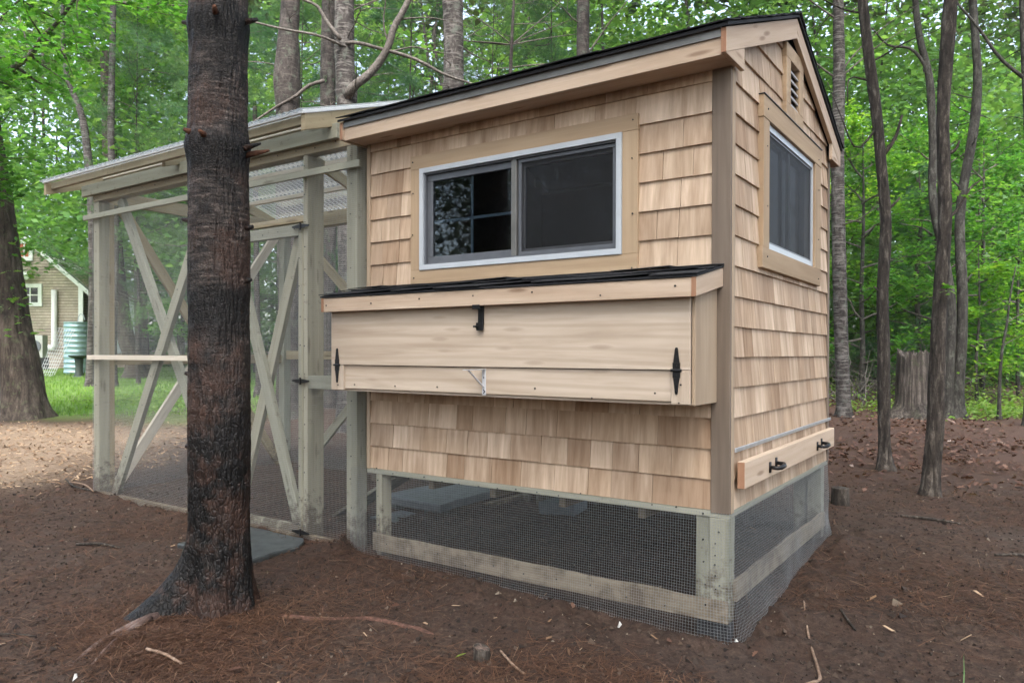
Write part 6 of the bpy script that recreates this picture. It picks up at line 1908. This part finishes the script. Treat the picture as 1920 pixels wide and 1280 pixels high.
def house_shingle():
    m, n, l, p = newmat('weathered house shingles')
    tc = n.new('ShaderNodeTexCoord')
    mp = n.new('ShaderNodeMapping'); mp.inputs['Rotation'].default_value = (R(90), 0, 0); l.new(tc.outputs['Object'], mp.inputs['Vector'])
    b = n.new('ShaderNodeTexBrick'); b.inputs['Scale'].default_value = 1.0
    b.inputs['Brick Width'].default_value = .17; b.inputs['Row Height'].default_value = .14; b.inputs['Mortar Size'].default_value = .003
    b.inputs['Color1'].default_value = (.50, .42, .355, 1); b.inputs['Color2'].default_value = (.41, .34, .28, 1); b.inputs['Mortar'].default_value = (.32, .25, .2, 1)
    l.new(mp.outputs[0], b.inputs['Vector'])
    sp = n.new('ShaderNodeSeparateXYZ'); l.new(tc.outputs['Object'], sp.inputs[0])
    md = n.new('ShaderNodeMath'); md.operation = 'FLOORED_MODULO'; md.inputs[1].default_value = .14; l.new(sp.outputs['Z'], md.inputs[0])
    rl = ramp(n, [(0.0, .35), (0.018, .35), (0.03, 1.0)]); l.new(md.outputs[0], rl.inputs[0])
    nz = noise(n, l, tc.outputs['Object'], 1.2, 4, .6); r = ramp(n, [(.35, .8), (.65, 1.15)]); l.new(nz.outputs[0], r.inputs[0])
    l.new(mixc(n, l, 1.0, mixc(n, l, 1.0, b.outputs[0], r.outputs[0], 'MULTIPLY'), rl.outputs[0], 'MULTIPLY'), p.inputs['Base Color'])
    p.inputs['Roughness'].default_value = .9
    bu = n.new('ShaderNodeBump'); bu.inputs['Distance'].default_value = .02; l.new(b.outputs['Fac'], bu.inputs['Height']); bu.invert = True; l.new(bu.outputs[0], p.inputs['Normal'])
    return m


M['house_shingle'] = house_shingle()
M['white_trim'] = plain('grey white house trim', (.78, .79, .79), .5, 0, .06, 5)
M['house_roof'] = plain('dark house roof', (.05, .05, .05), .9, 0, .4, 12)
M['orange_reflection'] = plain('glass with painted orange reflection', (.42, .10, .03), .3, 0, .15, 4)  # orange reflection painted into the upper window pane
M['dark_glass'] = plain('dark house glass', (.02, .024, .03), .08, 0, .2, 3)
M['cistern'] = plain('galvanised cistern steel', (.36, .50, .55), .38, .5, .12, 6)
M['bronze'] = plain('dark green bath stone', (.035, .05, .04), .6, 0, .3, 20)
M['bin'] = plain('dark blue bin', (.035, .06, .09), .5)
M['hp_beige'] = plain('beige metal cabinet', (.42, .43, .40), .5, .1, .05, 5)

house = empty('house', hp(40, -24.4, .3), 'weathered shingled house with white trim and small panes at the far left', 'house')
F = Face(house)
RSL = (7.28 - 4.3) / 3.49
def hroof(l, z0=7.28): return z0 - abs(l + 24.35) * RSL
mb = MB().prism([(-27.4, .0), (-21.25, .0), (-21.25, hroof(-21.25)), (-24.35, 7.28), (-27.4, hroof(-27.4))], 'y', 37.0, 45.0)
F.emit('wall', mb, M['house_shingle'])
for sg in (-1, 1):
    def L(d): return -24.35 + sg * d
    F.emit('rake_trim', MB().prism([(L(0), 7.30), (L(3.62), 7.30 - 3.62 * RSL), (L(3.62), 7.30 - 3.62 * RSL - .27), (L(0), 7.03)], 'y', 36.75, 36.98), M['white_trim'])
    F.emit('roof', MB().prism([(L(0), 7.37), (L(3.75), 7.37 - 3.75 * RSL), (L(3.75), 7.31 - 3.75 * RSL), (L(0), 7.31)], 'y', 36.7, 45.3), M['house_roof'])
F.box('corner_board', -21.46, -21.235, 36.94, 37.0, .1, 4.62, M['white_trim'])
for nm, l0, l1, z0, z1, pm in (('window', -24.55, -23.71, 5.77, 6.80, 'orange_reflection'), ('window', -24.42, -23.26, 3.52, 4.63, 'dark_glass')):
    fr_ = MB(); t = .19
    for a, b, c, d in ((l0, l1, z1 - t, z1), (l0, l1, z0, z0 + t), (l0, l0 + t, z0 + t, z1 - t), (l1 - t, l1, z0 + t, z1 - t)): fr_.box(a, b, 36.92, 37.0, c, d)
    wo_ = F.emit(nm, fr_, M['white_trim'])
    F.emit('pane', MB().box(l0 + t, l1 - t, 36.97, 36.99, z0 + t, z1 - t), M[pm], wo_)
    F.emit('muntin', MB().box((l0 + l1) / 2 - .025, (l0 + l1) / 2 + .025, 36.93, 36.96, z0 + t, z1 - t).box(l0 + t, l1 - t, 36.932, 36.958, (z0 + z1) / 2 - .025, (z0 + z1) / 2 + .025), M['white_trim'], wo_)
fl = MB().box(-24.35, -23.95, 36.86, 36.99, 4.98, 5.22)
for l_ in (-24.3, -23.92): fl.tube([(l_, 36.9, 5.05), (l_ + .08, 36.62, 4.92)], [.07, .13], 12)
F.emit('floodlight', fl, M['white_trim'])
F.emit('vent_pipe', MB().tube([(-22.6, 36.86, 4.32), (-22.6, 36.86, 1.55), (-22.68, 36.84, 1.48), (-23.0, 36.84, 1.46)], .13, 14), M['white_trim'], shade=True)
# lower wing with the white door
mb = MB().prism([(-23.0, .0), (-18.6, .0), (-18.6, 4.2), (-23.0, 5.85)], 'y', 38.2, 44.0); F.emit('wing_wall', mb, M['house_shingle'])
F.emit('wing_trim', MB().prism([(-23.3, 6.08), (-18.4, 4.24), (-18.4, 4.02), (-23.3, 5.86)], 'y', 37.95, 38.18), M['white_trim'])
F.emit('wing_roof', MB().prism([(-23.3, 6.15), (-18.3, 4.27), (-18.3, 4.22), (-23.3, 6.10)], 'y', 37.9, 44.2), M['house_roof'])
d_ = F.box('door', -20.3, -19.14, 38.12, 38.19, 1.2, 4.15, M['vinyl'])
for i in range(6): F.box('door_board', -20.28 + i * .19, -20.28 + i * .19 + .175, 38.09, 38.118, 1.25, 4.1, M['vinyl'], d_)
F.box('handle', -19.35, -19.2, 38.03, 38.088, 2.55, 2.62, M['iron'], d_)

hp_ = empty('heat_pump', hp(35.2, -22.3, .7), 'beige heat pump cabinet on a dark stand against the house wall', 'heat pump')
G = Face(hp_)
cab = G.box('cabinet', -22.7, -22.02, 35.0, 35.4, 1.0, 2.04, M['hp_beige'])
G.emit('fan_grille', MB().tube([(-22.36, 34.99, 1.52), (-22.36, 34.96, 1.52)], .28, 24), M['alu'], cab)
G.box('stand', -22.75, -21.95, 35.02, 35.38, .38, .99, M['iron'])
tk = Vector((-31.35, 12.0, .30))
prof = [(.5, 0)]
for i in range(10):
    z = .08 + i * .21; prof += [(.50, z), (.515, z + .03), (.53, z + .05), (.515, z + .07), (.50, z + .10)]
prof += [(.50, 2.16), (.52, 2.18), (.5, 2.2), (.1, 2.22)]
t_ = empty('cistern', tk, 'tall ribbed galvanised cistern standing on the lawn by the house', 'cistern')
mb = MB().lathe(prof, 40); me = bpy.data.meshes.new('tank'); me.from_pydata(mb.v, [], mb.f); smooth_mesh(me); me.materials.append(M['cistern'])
put('tank', me, t_, (0, 0, 0))
hs_ = MB().tube([(0, 0, 2.2), (.02, .02, 2.42), (.1, .06, 2.55), (.2, .12, 2.5), (.27, .16, 2.3)], .018, 6); me = bpy.data.meshes.new('hose'); me.from_pydata(hs_.v, [], hs_.f); me.materials.append(M['vinyl']); put('hose', me, t_, (0, 0, 0))
b_ = hp(28, -16.24, .31)
t_ = empty('bird_bath', b_, 'dark stone bird bath on the lawn before the cistern', 'bird bath')
for nm, prof in (('basin', [(.12, .70), (.25, .74), (.36, .80), (.375, .83), (.34, .83), (.22, .78), (.05, .765)]), ('pedestal', [(.17, .06), (.165, .1), (.13, .2), (.125, .45), (.145, .62), (.15, .70)]), ('foot', [(.21, -.05), (.21, .02), (.19, .06)])):
    mb = MB().lathe(prof, 32); me = bpy.data.meshes.new(nm); me.from_pydata(mb.v, [], mb.f); smooth_mesh(me); me.materials.append(M['bronze'] if nm != 'foot' else M['slate_pale']); put(nm, me, t_, (0, 0, 0))
bn = empty('bin', hp(32.3, -18.0, .35), 'dark blue bin between the cistern and the run post', 'bin')
G = Face(bn); by = G.emit('body', MB().prism([(-18.25, .38), (-17.75, .38), (-17.68, 1.62), (-18.32, 1.62)], 'y', 32.0, 32.6), M['bin']); G.box('lid', -18.36, -17.64, 31.96, 32.64, 1.621, 1.70, M['bin'])
# leaning welded panel
q00, q10, q11, q01 = [hp(s_, l_, z_) for s_, l_, z_ in ((28.7, -18.2, .38), (28.7, -17.62, .34), (29.5, -17.28, 2.14), (29.5, -17.97, 2.22))]
mb = MB()
def pq(u, v): return q00 * (1 - u) * (1 - v) + q10 * u * (1 - v) + q11 * u * v + q01 * (1 - u) * v
for i in range(8): mb.tube([pq(i / 7, t / 4) + Vector((0, 0, .0)) for t in range(5)], .0085, 5)
for j in range(14): mb.tube([pq(t / 4, j / 13) for t in range(5)], .0085, 5)
tag(obj('wire_panel', mb, M['bracket']), 'white welded wire panel leaning on the cistern', 'wire panel')
for p in bpy.data.objects:
    if '_c' in p: del p['_c']
